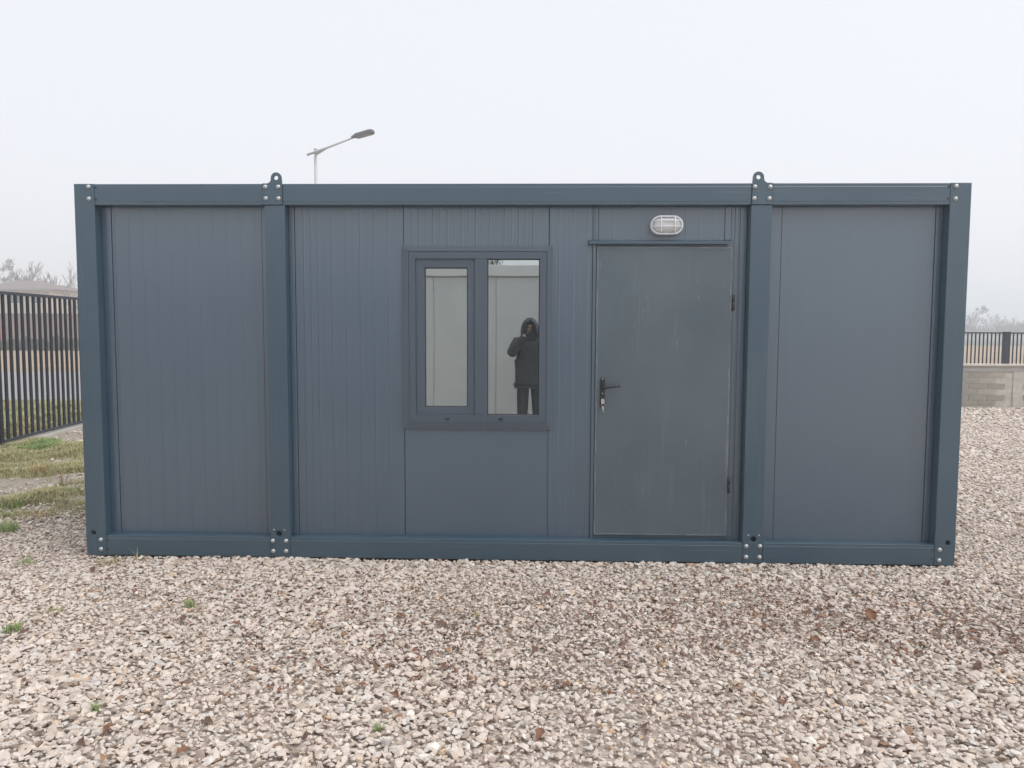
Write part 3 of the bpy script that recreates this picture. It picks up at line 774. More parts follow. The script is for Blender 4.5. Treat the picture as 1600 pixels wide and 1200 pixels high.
# ------------------------------------------------------------------ street lamp behind
M['galv'] = mat('galvanised_pole', (.52, .53, .54), .5, var=.06)
M['lamp_head'] = mat('grey_lamp_housing', (.11, .11, .125), .45)
M['lamp_lens'] = mat('lamp_lens', (.22, .225, .25), .2)
SLY = 23.5
pt = on_y(493, 236, SLY)
SL = thing('street_lamp', 'tall grey street lamp rising behind the container roof', 'street lamp', (pt[0], SLY, GZ))
MB().tube([(pt[0], SLY, GZ-.01), (pt[0], SLY, 4), (pt[0], SLY, pt[2]+.06)], [.10, .075, .055], 14).tube([(pt[0], SLY, pt[2]+.06), (pt[0], SLY, pt[2]+.085)], .068, 14).build('pole', 'galv', SL)
a0, a1 = on_y(480, 242, SLY-.1), on_y(553, 214.5, SLY-.5)
MB().tube([a0, (a0*.75+a1*.25), (a0*.5+a1*.5)+np.array([0, 0, -.012]), a1], [.042, .042, .040, .036], 10).build('arm', 'galv', SL)
b0, b1 = on_y(488.5, 241, SLY-.06), on_y(516, 230.5, SLY-.3)
MB().add([tuple(on_y(488, 240, SLY-.02)), tuple(on_y(494, 243.5, SLY-.02)), tuple(on_y(514, 231, SLY-.3)), tuple(on_y(488, 240, SLY+.02)), tuple(on_y(494, 243.5, SLY+.02)), tuple(on_y(514, 231, SLY-.26))],
         [(0, 1, 2), (5, 4, 3), (0, 3, 4, 1), (1, 4, 5, 2), (2, 5, 3, 0)]).build('bracket', 'galv', SL)
h0, h1 = Vector(on_y(551.5, 213.5, SLY-.5)), Vector(on_y(582.5, 204.5, SLY-.85))
ax = (h1-h0).normalized(); sd_ = Vector((0, 0, 1)).cross(ax).normalized(); upv = ax.cross(sd_)
hm = MB(); rings = []
Lh = (h1-h0).length
for t, wd, tp, bt in ((-.06, .045, .03, -.035), (.0, .06, .045, -.05), (.09, .075, .055, -.055), (.16, .135, .075, -.085), (.80, .15, .075, -.085), (.95, .14, .065, -.075), (1.0, .11, .045, -.055)):
    c_ = h0+ax*Lh*t
    rings.append([c_+sd_*wd+upv*bt, c_+sd_*wd*.95+upv*(tp*.4), c_+sd_*wd*.5+upv*tp, c_-sd_*wd*.5+upv*tp, c_-sd_*wd*.95+upv*(tp*.4), c_-sd_*wd+upv*bt])
k = 6
hm.add([q for r_ in rings for q in r_], [(i*k+j, (i+1)*k+j, (i+1)*k+(j+1) % k, i*k+(j+1) % k) for i in range(len(rings)-1) for j in range(k)]+[tuple(range(k)), tuple(reversed(range((len(rings)-1)*k, len(rings)*k)))], False)
HD = hm.build('lamp_head', 'lamp_head', SL)
c0, c1 = h0+ax*Lh*.3, h0+ax*Lh*.88
MB().add([c0+sd_*.11-upv*.088, c1+sd_*.10-upv*.086, c1-sd_*.10-upv*.086, c0-sd_*.11-upv*.088], [(0, 1, 2, 3)]).build('lens', 'lamp_lens', HD)

# ------------------------------------------------------------------ bare trees
M['bark'] = mat('grey_bark', (.085, .075, .068), .95, var=.2, scale=8)
M['mistletoe'] = mat('mistletoe_leaves', (.060, .075, .035), .8, var=.25, scale=12)
def tree_data(seed, height, spread=.55, levels=5, trunk_r=.20, rmin=.020):
    r_ = random.Random(seed); tr = MB(); cr = MB(); tips = []
    def grow(p, d, length, rad, lvl):
        n = 3 if lvl < 3 else 2
        pts = [p]; q = p; dd = d
        for i in range(n):
            dd = (dd+Vector((r_.gauss(0, .10), r_.gauss(0, .10), r_.gauss(.04, .06)))).normalized(); q = q+dd*length/n; pts.append(q)
        r1 = max(rmin, rad*.62); rads = [rad+(r1-rad)*i/n for i in range(n+1)]
        (tr if lvl == 0 else cr).tube(pts, rads, 7 if lvl == 0 else (4 if lvl < 3 else 3), caps=False)
        if lvl >= levels: tips.append(q); return
        if lvl >= 2: tips.append(q)
        for c_ in range((2 if r_.random() < .3 else 3) if lvl else 5):
            t = r_.uniform(.35, 1.0) if c_ else 1.0
            s_ = pts[min(n, max(1, int(round(t*n))))]
            az = r_.uniform(0, 6.283); o_ = dd.orthogonal().normalized(); o_ = Matrix.Rotation(az, 3, dd) @ o_
            sp_ = spread*r_.uniform(.6, 1.3)*(.35 if c_ == 0 else 1)
            nd = (dd*math.cos(sp_)+o_*math.sin(sp_)+Vector((0, 0, .12))).normalized()
            grow(s_, nd, length*r_.uniform(.62, .86), max(rmin, r1*r_.uniform(.6, .9)), lvl+1)
    grow(Vector((0, 0, 0)), Vector((0, 0, 1)), height*.30, trunk_r, 0)
    z = max(q.z for q in tips); s_ = height/z
    for mb in (tr, cr): mb.v = [(a*s_, b_*s_, c_*s_) for a, b_, c_ in mb.v]
    tm = tr.mesh('trunk'); tm.materials.append(M['bark']); cm = cr.mesh('crown'); cm.materials.append(M['bark'])
    return tm, cm, [q*s_ for q in tips]
def clump(seed, rad):
    r_ = random.Random(seed); mb = MB()
    for _ in range(170):
        d = Vector((r_.gauss(0, 1), r_.gauss(0, 1), r_.gauss(0, 1))).normalized(); c_ = d*rad*r_.uniform(.25, 1)**.6
        a = Vector((r_.gauss(0, 1), r_.gauss(0, 1), r_.gauss(0, 1))).normalized()*rad*.28; b_ = d.cross(a).normalized()*rad*.10
        mb.add([c_-b_, c_+a*.5, c_+b_, c_-a*.5], [(0, 1, 2, 3)])
    me = mb.mesh('mistletoe'); me.materials.append(M['mistletoe']); return me
TD = {'tall': tree_data(3, 10, .50), 'round': tree_data(8, 8, .62), 'slim': tree_data(15, 9, .42), 'bush': tree_data(21, 5, .70, 5, .10)}
MIS = [clump(1, .42), clump(2, .55)]
def tree(label, px, dist_y, top_px, kind_, rot=0, mist=(), group='bare trees fading into the mist', name='bare_tree', width=1.0):
    p_ = on_y(px, 520, dist_y); topz = on_y(px, top_px, dist_y)[2]
    tm, cm, tips = TD[kind_]; h0_ = max(q.z for q in tips)
    s_ = (topz-GZ)/h0_
    t = thing(name, label, 'tree', (p_[0], dist_y, GZ-.02), group); t.rotation_euler = (0, 0, rot); t.scale = (s_*width, s_*width, s_)
    for nm, me in (('trunk', tm), ('crown', cm)):
        o = bpy.data.objects.new(nm, me); COL.objects.link(o); o.parent = t
    for i, (mpx, mpy, sz) in enumerate(mist):
        q = on_y(mpx, mpy, dist_y); o = bpy.data.objects.new('mistletoe', MIS[i % 2]); COL.objects.link(o); o.parent = t
        lv = Matrix.Rotation(-rot, 3, 'Z') @ Vector((q[0]-p_[0], 0, q[2]-GZ)); o.location = (lv.x/(s_*width), lv.y/(s_*width), lv.z/s_); o.scale = (sz/s_,)*3
    return t
tree('misty bare tree with mistletoe balls at the left edge above the fence', 6, 98, 402, 'tall', .3, [(14, 409, 1.1), (13, 417, 1.0), (4, 421, .9), (6, 437, .8), (21, 428, .7)])
tree('bare tree just left of the hipped roof ridge', 27, 112, 412, 'round', 1.2, [(27, 436, .9)])
tree('thin bare tree directly behind the hipped roof ridge', 49, 116, 408, 'slim', 2.2, [(48, 420, .6)])
tree('faint bushy bare tree over the right slope of the hipped roof', 80, 120, 426, 'bush', .5)
tree('branching bare tree beside the left edge of the container', 105, 94, 408, 'round', 2.4)
tree('bare tree mostly hidden behind the left edge of the container', 128, 110, 415, 'round', 4.0)
tree('low bare tree between the hipped roof and the container', 92, 90, 446, 'bush', 3.0)
tree('bare tree hugging the right edge of the container, dark clumps in its top', 1524, 160, 478, 'round', .9, [(1536, 481, 1.5), (1540, 485, 1.2), (1527, 483, 1.0), (1534, 488, .9)])
tree('bare tree in the middle of the right hand row above the railing', 1551, 172, 489, 'bush', 1.9, width=1.2)
tree('rightmost bare tree above the railing post', 1579, 166, 491, 'round', 3.3, width=1.1)
tree('low bare tree at the right edge of the picture above the railing', 1604, 175, 500, 'bush', .2, width=1.2)
tree('bare tree mostly hidden behind the right edge of the container', 1500, 170, 484, 'bush', 2.7, width=1.2)

# far hedge line on the right, reads as one mass
def treeline(name, label, x0, x1, y0, n, hmin, hmax, seed):
    r_ = random.Random(seed); mb = MB()
    for i in range(n):
        x = r_.uniform(x0, x1); y = y0+r_.uniform(-8, 8); h = r_.uniform(hmin, hmax)
        for _ in range(26):
            a = r_.uniform(0, 6.283); t = r_.uniform(.1, 1.0); rr = h*.5*math.sqrt(t)*r_.random()
            d = Vector((math.cos(a)*.5, math.sin(a)*.5, r_.uniform(.5, 1.2))).normalized()*h*.45
            b0 = Vector((x+math.cos(a)*rr, y+math.sin(a)*rr, r_.uniform(0, h*.62)))
            s_ = Vector((1, 0, 0))*.07
            mb.add([b0-s_, b0+s_, b0+d+s_*.2, b0+d-s_*.2], [(0, 1, 2, 3)])
            e_ = Vector((0, 1, 0))*.07
            mb.add([b0-e_, b0+e_, b0+d], [(0, 1, 2)])
    o = mb.build(name, 'bark'); kind(o, 'stuff', label); return o
treeline('distant_hedge', 'grey distant hedge line at the far side of the field', 70, 240, 185, 520, 2.0, 4.2, 5)
treeline('distant_thicket', 'misty thicket low behind the house on the left', -120, -40, 122, 90, 1.0, 2.2, 6)

# ------------------------------------------------------------------ house, boundary wall and hedge over the road
M['render'] = mat('beige_render', (.50, .43, .34), .9, var=.08, scale=1.5)
M['tile'] = mat('grey_brown_roof_tiles', (.16, .13, .125), .85, var=.2, scale=3)
M['fascia'] = mat('grey_fascia', (.20, .20, .21), .6)
M['winglass'] = mat('dark_window_glass', (.05, .06, .07), .15)
M['winframe'] = mat('white_window_frame', (.7, .7, .7), .5)
M['redwall'] = mat('reddish_brown_boundary_wall', (.27, .205, .18), .9, var=.12, scale=2, bump=.3, bscale=30)
HY = 86.0
xr = on_y(79, 500, HY)[0]; ez = on_y(40, 452, HY)[2]; rz = on_y(40, 438.5, HY+4.5)[2]
xl = on_y(-22, 500, HY)[0]
HS = thing('hip_roof_house', 'misty beige house with a low hipped roof beyond the left fence', 'house', ((xl+xr)/2, HY+4.5, GZ))
MB().box(xl, xr, HY, HY+9, GZ-.1, ez).build('wall', 'render', HS)
ov = .7
rx0, rx1 = on_y(24, 438, HY+4.5)[0], on_y(56, 438, HY+4.5)[0]
rf = MB()
E_ = [(xl-ov, HY-ov, ez), (xr+ov, HY-ov, ez), (xr+ov, HY+9+ov, ez), (xl-ov, HY+9+ov, ez)]
rf.add(E_+[(rx0, HY+4.5, rz), (rx1, HY+4.5, rz)], [(0, 1, 5, 4), (1, 2, 5), (2, 3, 4, 5), (3, 0, 4), (3, 2, 1, 0)])
RFo = rf.build('roof', 'tile', HS)
MB().box(xl-ov-.05, xr+ov+.05, HY-ov-.12, HY-ov-.003, ez-.20, ez+.02).build('fascia', 'fascia', RFo)
for k_ in range(3):
    wx = xr-1.5-k_*2.7
    wn = MB().box(wx-.62, wx+.62, HY-.03, HY-.001, ez-1.75, ez-.45).build('window', 'winframe', HS)
    for s_ in (-1, 1): MB().box(wx+s_*.29-.25, wx+s_*.29+.25, HY-.036, HY-.031, ez-1.67, ez-.53).build('pane', 'winglass', wn)
BYW = 48.0
GW = thing('boundary_wall', 'reddish brown boundary wall across the road seen through the fence', 'wall', (on_y(60, 540, BYW)[0], BYW, GZ))
gx0, gx1 = -60.0, on_y(150, 540, BYW)[0]
gz = on_y(60, 489, BYW)[2]
nb = 9
for k_ in range(nb):
    a = gx0+(gx1-gx0)*k_/nb; b_ = gx0+(gx1-gx0)*(k_+1)/nb
    MB().box(a+.16, b_-.16, BYW, BYW+.18, GZ-.1, gz-.1).build('wall_panel', 'redwall', GW)
    MB().box(a-.158, a+.158, BYW-.07, BYW+.25, GZ-.1, gz).build('pillar', 'redwall', GW)
    MB().box(a+.16, b_-.16, BYW-.04, BYW+.22, gz-.099, gz-.04).build('coping', 'fascia', GW)
M['hedgeleaf'] = mat('dull_shrub_leaves', (.055, .062, .035), .9, var=.3, scale=2)
def shrub(px, y, h, wd, seed, label):
    r_ = random.Random(seed); p_ = on_y(px, 540, y); mb = MB(); st = MB()
    for _ in range(420):
        a = r_.uniform(0, 6.283); t = r_.random()**.5; zz = r_.uniform(.05, 1)
        c_ = Vector((p_[0]+math.cos(a)*t*wd*(1.1-zz*.5), y+math.sin(a)*t*wd*.6, GZ+h*zz*(1-.25*t)))
        d = Vector((r_.gauss(0, 1), r_.gauss(0, 1), r_.gauss(0, 1))).normalized()*.11; e_ = d.orthogonal().normalized()*.06
        mb.add([c_-d, c_+e_, c_+d, c_-e_], [(0, 1, 2, 3)])
    for _ in range(7): st.tube([(p_[0], y, GZ-.02), (p_[0]+r_.uniform(-.6, .6)*wd, y+r_.uniform(-.3, .3)*wd, GZ+h*.8)], [.03, .01], 5)
    t = thing('shrub', label, 'shrub', (p_[0], y, GZ), 'dull shrubs along the boundary wall')
    mb.build('foliage', 'hedgeleaf', t); st.build('stem', 'bark', t)
for i, px in enumerate((-28, -4, 20, 42, 66, 90, 114)):
    nm = ['leftmost', 'second', 'third', 'fourth', 'fifth', 'sixth', 'seventh'][i]
    shrub(px, 46.6, rnd.uniform(.7, 1.2), rnd.uniform(.55, .8), 40+i, f'small dull shrub at the foot of the boundary wall, {nm} from the left')
M['red_paint'] = mat('red_painted_board', (.30, .030, .025), .5)
rp = on_y(-9, 515, 33)
RB = thing('red_board', 'red painted board on two posts at the left edge behind the fence', 'sign', (rp[0], 33, GZ))
zb0, zb1 = on_y(0, 531, 33)[2], on_y(0, 500, 33)[2]
MB().box(rp[0]-.62, rp[0]+.30, 33, 33.03, zb0, zb1).build('board', 'red_paint', RB, bevel=.004)
for dx in (-.45, .12): MB().box(rp[0]+dx-.03, rp[0]+dx+.03, 33.031, 33.09, GZ-.02, zb1-.05).build('post', 'galv', RB)

# ------------------------------------------------------------------ turf, tufts, leaves
def grass_mat(name, c1, c2, c3):
    Mg, n, b = newmat(name)
    geo = n.nodes.new('ShaderNodeNewGeometry')
    cr = n.nodes.new('ShaderNodeValToRGB'); e = cr.color_ramp
    e.elements.new(.5)
    for el, p_, c_ in zip(e.elements, (0, .5, 1), (c1, c2, c3)): el.position = p_; el.color = (*c_, 1)
    n.links.new(geo.outputs['Random Per Island'], cr.inputs[0]); n.links.new(cr.outputs[0], b.inputs['Base Color'])
    b.inputs['Roughness'].default_value = .6; b.inputs['Specular IOR Level'].default_value = .25
    return Mg
M['turf'] = grass_mat('tired_winter_turf', (.27, .29, .12), (.40, .38, .19), (.47, .39, .23))
M['fresh'] = grass_mat('fresh_grass', (.15, .26, .07), (.24, .33, .11), (.34, .38, .17))
M['straw'] = grass_mat('dry_straw_grass', (.42, .33, .18), (.48, .35, .19), (.36, .29, .15))
def blades(pts, hs_, rs, lean=.6, wd=.0022):
    """three-sided tapering blades as arrays: base pair, bent middle pair, tip"""
    n = len(pts); az = rs.uniform(0, 6.283, n); ln = np.abs(rs.normal(lean, .25, n))
    d = np.stack([np.cos(az), np.sin(az), np.zeros(n)], 1); sd2 = np.stack([-np.sin(az), np.cos(az), np.zeros(n)], 1)
    wv = (wd*rs.uniform(.7, 1.4, n))[:, None]; h = hs_[:, None]; ln = ln[:, None]
    z = np.array([[0, 0, 1.0]])
    mid = pts+d*h*ln*.35+z*h*.55; tip = pts+d*h*ln*1.0+z*h*(1-.30*ln)
    V = np.stack([pts-sd2*wv, pts+sd2*wv, mid+sd2*wv*.8, mid-sd2*wv*.8, tip], 1).reshape(-1, 3)
    b0 = np.arange(n)*5
    F_ = [(k, k+1, k+2, k+3) for k in b0]+[(k+3, k+2, k+4) for k in b0]
    return V, F_
def blade_obj(name, pts, hs_, seed, material, parent=None, lean=.6, wd=.0022):
    V, F_ = blades(pts, hs_, np.random.RandomState(seed), lean, wd)
    me = bpy.data.meshes.new(name); off = np.array(wloc(parent)); me.from_pydata((V-off).tolist(), [], F_); me.materials.append(M[material])
    o = bpy.data.objects.new(name, me); COL.objects.link(o); o.parent = parent; return o
rs = np.random.RandomState(2)
n = 240000
x = rs.uniform(-4.3, -.05, n); y = rs.uniform(.5, 6.2, n); g = grass_mask(x, y)
k = rs.rand(n) < g**1.2*.8; x, y, g = x[k], y[k], g[k]
fresh = vnoise(x, y, .7, 31)+.22*((y > 3.6) & (y < 4.8))-.18*(y < 2.7) > .72
hh = (.03+.085*g*vnoise(x, y, .3, 33))*rs.uniform(.6, 1.3, len(x))
pts = np.stack([x, y, np.full(len(x), GZ+.002)], 1)
kind(blade_obj('turf', pts[~fresh], hh[~fresh], 3, 'turf', lean=.8), 'stuff', 'patchy yellow green winter turf by the left fence')
kind(blade_obj('green_turf', pts[fresh], hh[fresh], 4, 'fresh', lean=.7), 'stuff', 'greener patches of grass by the left fence')
# grass between fence and road
n = 60000
x = rs.uniform(-12, -3.9, n); y = rs.uniform(4.5, 11.5, n); k = (x < -3.75-.105*(y-.8)-.07) & (y < 11.35+.03*x); x, y = x[k], y[k]
pts = np.stack([x, y, np.full(len(x), GZ-.006)], 1); hh = rs.uniform(.06, .16, len(x))*(.6+.8*vnoise(x, y, .8, 8))
kind(blade_obj('verge_grass', pts, hh, 5, 'turf', lean=.7, wd=.006), 'stuff', 'green grass on the verge behind the bar fence')

def tuft(px, py, n, h, rad, material, label, seed, lean=.7):
    p_ = on_z(px, py, 0.0); rs_ = np.random.RandomState(seed)
    t = thing('grass_tuft', label, 'grass', (p_[0], p_[1], 0), 'grass tufts growing through the gravel')
    a = rs_.uniform(0, 6.283, n); r_ = rad*np.sqrt(rs_.rand(n))
    pts_ = np.stack([p_[0]+r_*np.cos(a), p_[1]+r_*np.sin(a)*.8, np.full(n, -.012)], 1)
    o = blade_obj('blades', pts_, h*rs_.uniform(.5, 1.2, n), seed+1, material, t, lean, .0020)
    return t
tuft(20, 984, 110, .055, .045, 'fresh', 'bright green tuft near the left edge of the gravel', 50)
tuft(82, 954, 40, .035, .060, 'turf', 'flat thin yellowish tuft between two greener ones on the left gravel', 51, 1.0)
tuft(297, 945, 46, .055, .030, 'fresh', 'slim green tuft below the left end of the container', 52)
tuft(150, 1108, 36, .045, .020, 'fresh', 'tiny green tuft in the lower left gravel', 53)
tuft(592, 1137, 26, .035, .020, 'fresh', 'tiny green sprout low in the middle gravel', 54)
tuft(40, 878, 60, .05, .070, 'fresh', 'loose green tuft left of the container foot', 55)
tuft(168, 880, 55, .060, .085, 'turf', 'wispy pale tuft at the foot of the left corner post', 56, .5)
tuft(214, 872, 9, .09, .010, 'turf', 'single wispy stalk against the left bottom rail', 57, .15)
tuft(745, 960, 22, .035, .030, 'turf', 'sparse olive sprout in the middle gravel below the window', 58)
tuft(8, 828, 240, .10, .11, 'fresh', 'thick dark green tuft at the left edge in front of the turf', 59)
tuft(96, 757, 26, .16, .018, 'straw', 'upright orange straw tuft on the dirt left of the container', 60, .2)
tuft(62, 738, 160, .13, .10, 'straw', 'bushy straw coloured tuft at the near edge of the turf', 61, .6)
tuft(70, 770, 120, .08, .13, 'straw', 'flattened reddish dry tuft on the dirt track', 62, 1.0)
tuft(118, 765, 120, .06, .12, 'fresh', 'green tuft beside the left corner post', 63)
tuft(60, 806, 130, .07, .16, 'straw', 'matted dry tuft where the gravel begins on the left', 64, 1.0)

def leaf_mat(name, c1, c2):
    return mat(name, c1, .7, col2=c2, scale=30, detail=5)
M['leaf_a'] = leaf_mat('rust_brown_leaf', (.145, .065, .038), (.25, .115, .062))
M['leaf_b'] = leaf_mat('dark_brown_leaf', (.085, .048, .036), (.16, .085, .058))
M['leaf_c'] = leaf_mat('tan_leaf', (.27, .15, .075), (.36, .22, .12))
def leaf_mesh(seed, material):
    r_ = random.Random(seed); mb = MB(); n = 8; L = 1.0
    curl = r_.uniform(.15, .5); tw = r_.uniform(-.5, .5)
    V = []
    for i in range(n+1):
        t = i/n; wd = .27*math.sin(math.pi*min(1, t**.8))*(1+.25*math.sin(t*17+seed))+.012
        zc = .18*math.sin(t*math.pi)*r_.uniform(.6, 1.2)+tw*.12*t
        for s_ in (-1, -.5, 0, .5, 1):
            V.append((t-.5, s_*wd, zc+curl*.65*abs(s_)**1.5*wd*2+.025*r_.gauss(0, 1)+tw*s_*wd*.4))
    mb.add(V, [(i*5+j, (i+1)*5+j, (i+1)*5+j+1, i*5+j+1) for i in range(n) for j in range(4)], True)
    mb.tube([(-.5, 0, 0), (-.62, .01, -.02), (-.72, .03, 0)], [.018, .014, .010], 5)
    me = mb.mesh('fallen_leaf'); me.materials.append(M[material]); return me
LEAF = [leaf_mesh(i, m_) for i, m_ in enumerate(('leaf_a', 'leaf_b', 'leaf_a', 'leaf_c', 'leaf_b', 'leaf_a'))]
spots = [(1412, 1020), (1437, 1023), (1272, 1003), (1156, 964), (1131, 976), (1116, 892), (1131, 909), (1259, 910), (1219, 911), (1358, 898), (1481, 912), (1456, 945),
         (1394, 948), (1319, 976), (1330, 990), (1462, 990), (1494, 987), (1522, 992), (1583, 1004), (1528, 1043), (1569, 1026), (1348, 1076), (1259, 1135), (1283, 1175),
         (1225, 1101), (729, 995), (649, 1020), (700, 1017), (672, 1021), (625, 967), (660, 977), (692, 977), (803, 954), (765, 973), (835, 1017), (887, 1073), (842, 1150),
         (700, 1060), (619, 1087), (270, 948), (287, 967), (369, 978), (127, 1019), (38, 990), (210, 927), (249, 953), (144, 891), (172, 891), (280, 875), (128, 1163),
         (172, 1142), (160, 1187), (324, 1130), (287, 1177), (487, 940), (480, 943), (855, 932), (1040, 928), (1008, 1145), (975, 965), (930, 942), (1508, 820), (1540, 848), (1498, 872), (1585, 838)]
def leaf(px, py, label, size, i):
    p_ = on_z(px, py, 0.0)
    o = place('fallen_leaf', LEAF[i % len(LEAF)], (p_[0], p_[1], .004), rot=(rnd.gauss(0, .25), rnd.gauss(0, .25), rnd.uniform(0, 6.28)), scale=(size, size, size))
    return tag(o, label, 'leaf', 'brown leaves fallen on the gravel')
marks = [(200, 'the left corner post'), (410, 'the left end panel'), (560, 'the left inner post'), (760, 'the window'), (930, 'the narrow panel'), (1130, 'the grey door'), (1260, 'the right inner post'), (1440, 'the right end panel'), (9999, 'the right corner post')]
ords = ['first', 'second', 'third', 'fourth', 'fifth', 'sixth', 'seventh', 'eighth', 'ninth', 'tenth']
hue = ['rust brown', 'dark brown', 'rust brown', 'tan', 'dark brown', 'rust brown']
keyed = {}
for i, (a, b_) in enumerate(spots):
    far = 'beside the container' if (b_ < 870 and a > 1450) else 'close to the container' if b_ < 930 else 'midway' if b_ < 1045 else 'in the foreground'
    keyed.setdefault((hue[i % 6], next(t for lim, t in marks if a < lim), far), []).append((a, b_, i))
for (hu, where, far), lst in keyed.items():
    lst.sort()
    for j, (a, b_, i) in enumerate(lst):
        tail = '' if len(lst) == 1 else f', {ords[j]} from left'
        leaf(a, b_, f'{hu} leaf {far}, below {where}{tail}' if 'beside' not in far else f'{hu} leaf right of the right corner post{tail}', rnd.uniform(.040, .066), i)
leaf(1356, 966, 'largest rust orange leaf, lying on the gravel below the right end of the container', .115, 2)
# crumbs of leaf, twig and bark too small to count
lt = MB(); r_ = random.Random(77)
def crumb(x, y, s_):
    c_ = Vector((x, y, r_.uniform(.000, .017))); d = Vector((r_.gauss(0, 1), r_.gauss(0, 1), r_.gauss(0, .35))).normalized()*s_
    e_ = d.cross(Vector((r_.gauss(0, .4), r_.gauss(0, .4), 1))).normalized()*s_*r_.uniform(.18, .6)
    up_ = d.cross(e_).normalized()*s_*.15
    lt.add([c_-d, c_-e_+up_, c_+d, c_+e_+up_, c_], [(0, 1, 4), (1, 2, 4), (2, 3, 4), (3, 0, 4)])
for cx, cy, sx_, sy_, n in ((5.4, -1.2, 1.1, .26, 1700), (6.2, -.95, .8, .35, 900), (4.5, -.75, .7, .22, 600), (3.0, -1.3, .8, .30, 800), (2.6, -1.75, .6, .2, 260), (1.9, -.8, .5, .2, 260), (2.6, -1.0, 1.6, .8, 300), (.8, -1.2, 1.2, .8, 320), (4.0, -1.9, 1.8, .6, 240), (7.0, .6, .8, .9, 160)):
    for _ in range(n):
        x_, y_ = r_.gauss(cx, sx_), r_.gauss(cy, sy_)
        if y_ < -.05 or x_ > 6.1: crumb(x_, y_, r_.uniform(.006, .022))
me = lt.mesh('leaf_litter'); me.materials.append(M['leaf_b']); me.materials.append(M['leaf_a'])
me.polygons.foreach_set('material_index', [int((k_//4) % 3 == 0) for k_ in range(len(me.polygons))])
o = bpy.data.objects.new('leaf_litter', me); COL.objects.link(o); kind(o, 'stuff', 'brown crumbs of dead leaves between the stones')

# ------------------------------------------------------------------ behind the camera: seen mirrored in the window
M['cabin_white'] = mat('white_cabin_sheet', (.66, .67, .66), .45, var=.04, scale=2)
M['cabin_trim'] = mat('white_cabin_fascia', (.74, .75, .74), .4, var=.03)
CY = -6.55
def white_cabin(cx0, cx1, label, window=True):
    WC = thing('white_cabin', label, 'cabin', ((cx0+cx1)/2, CY-1.2, 0), 'white site cabins behind the photographer')
    MB().box(cx0+.09, cx1-.09, CY-2.44, CY-.02, .05, 2.419).build('wall_core', 'cabin_white', WC)
    n_p = 6; stp = (cx1-cx0-.24)/n_p
    for k_ in range(n_p):
        a = cx0+.12+k_*stp
        MB().box(a+.004, a+stp-.004, CY-.019, CY, .14, 2.40).build('wall_panel', 'cabin_white', WC, bevel=.004)
    MB().box(cx0, cx1, CY-2.5, CY+.05, 2.42, 2.591).build('roof', 'cabin_trim', WC, bevel=.008)
    MB().box(cx0, cx1, CY-2.5, CY+.04, 0, .135).build('base_rail', 'cabin_trim', WC, bevel=.006)
    for a in (cx0, cx1-.12): MB().box(a, a+.12, CY-.12, CY+.03, .136, 2.419).build('corner_post', 'cabin_trim', WC, bevel=.006)
    if window:
        cw = mitred((5.55, 6.15, .75, 1.75), (5.61, 6.09, .81, 1.69), CY+.022, CY+.022, CY+.002).build('window', 'winframe', WC)
        MB().box(5.6105, 6.0895, CY+.002, CY+.012, .8105, 1.6895).build('pane', 'winglass', cw)
white_cabin(.50, 6.56, 'white site cabin mirrored behind the person in the window glass')
white_cabin(-5.75, .31, 'second white site cabin, added out of view left of the one mirrored in the window', False)  # added beyond the window's reflection to darken what the left panels mirror
tr = thing('bare_tree', 'bare tree above the white cabin roof, mirrored in the right window pane', 'tree', (1.5, -15.5, GZ), 'bare trees fading into the mist')
for nm, me in zip(('trunk', 'crown'), TD['round'][:2]):
    o = bpy.data.objects.new(nm, me); COL.objects.link(o); o.parent = tr
tr.scale = (.60, .60, .60); tr.rotation_euler = (0, 0, 2.6)

# ---- the photographer
M['skin'] = mat('skin', (.46, .30, .23), .5, var=.05)
M['coat'] = mat('dark_coat_cloth', (.062, .070, .078), .85, var=.2, scale=9, bump=.3, bscale=150)
M['trousers'] = mat('dark_trouser_cloth', (.058, .065, .072), .85, var=.2, scale=9)
M['shoe'] = mat('black_shoe', (.02, .02, .02), .5)
def skin_obj(name, verts, edges_, radii, material, parent, root=0, sub=2):
    me = bpy.data.meshes.new(name); off = wloc(parent)
    me.from_pydata([tuple(Vector(v_)-off) for v_ in verts], edges_, [])
    o = bpy.data.objects.new(name, me); COL.objects.link(o); o.parent = parent
    o.modifiers.new('skin', 'SKIN')
    for i, sv in enumerate(me.skin_vertices[0].data):
        r_ = radii[i]; sv.radius = r_ if isinstance(r_, tuple) else (r_, r_); sv.use_root = (i == root)
    s_ = o.modifiers.new('sub', 'SUBSURF'); s_.levels = sub; s_.render_levels = sub
    me.materials.append(M[material]); return o
PX, PYY = 3.11, -5.80
PR = thing('person', 'person in a dark hooded coat holding up a phone, mirrored in the right pane', 'person', (PX, PYY, 0))
X, Y = PX, PYY
bv_ = [(X, Y, .95), (X, Y, 1.12), (X, Y, 1.32), (X, Y, 1.43), (X, Y+.01, 1.50), (X, Y+.03, 1.58), (X, Y+.04, 1.68),
       (X-.10, Y, .90), (X-.11, Y+.01, .50), (X-.12, Y-.01, .09), (X-.125, Y+.10, .045), (X+.10, Y, .90), (X+.11, Y+.01, .50), (X+.12, Y-.01, .09), (X+.125, Y+.10, .045),
       (X-.19, Y, 1.41), (X-.285, Y+.10, 1.235), (X-.115, Y+.40, 1.46), (X-.07, Y+.46, 1.52),
       (X+.19, Y, 1.41), (X+.30, Y+.10, 1.235), (X+.20, Y+.40, 1.46), (X+.165, Y+.46, 1.52)]
be = [(0, 1), (1, 2), (2, 3), (3, 4), (4, 5), (5, 6), (0, 7), (7, 8), (8, 9), (9, 10), (0, 11), (11, 12), (12, 13), (13, 14), (3, 15), (15, 16), (16, 17), (17, 18), (3, 19), (19, 20), (20, 21), (21, 22)]
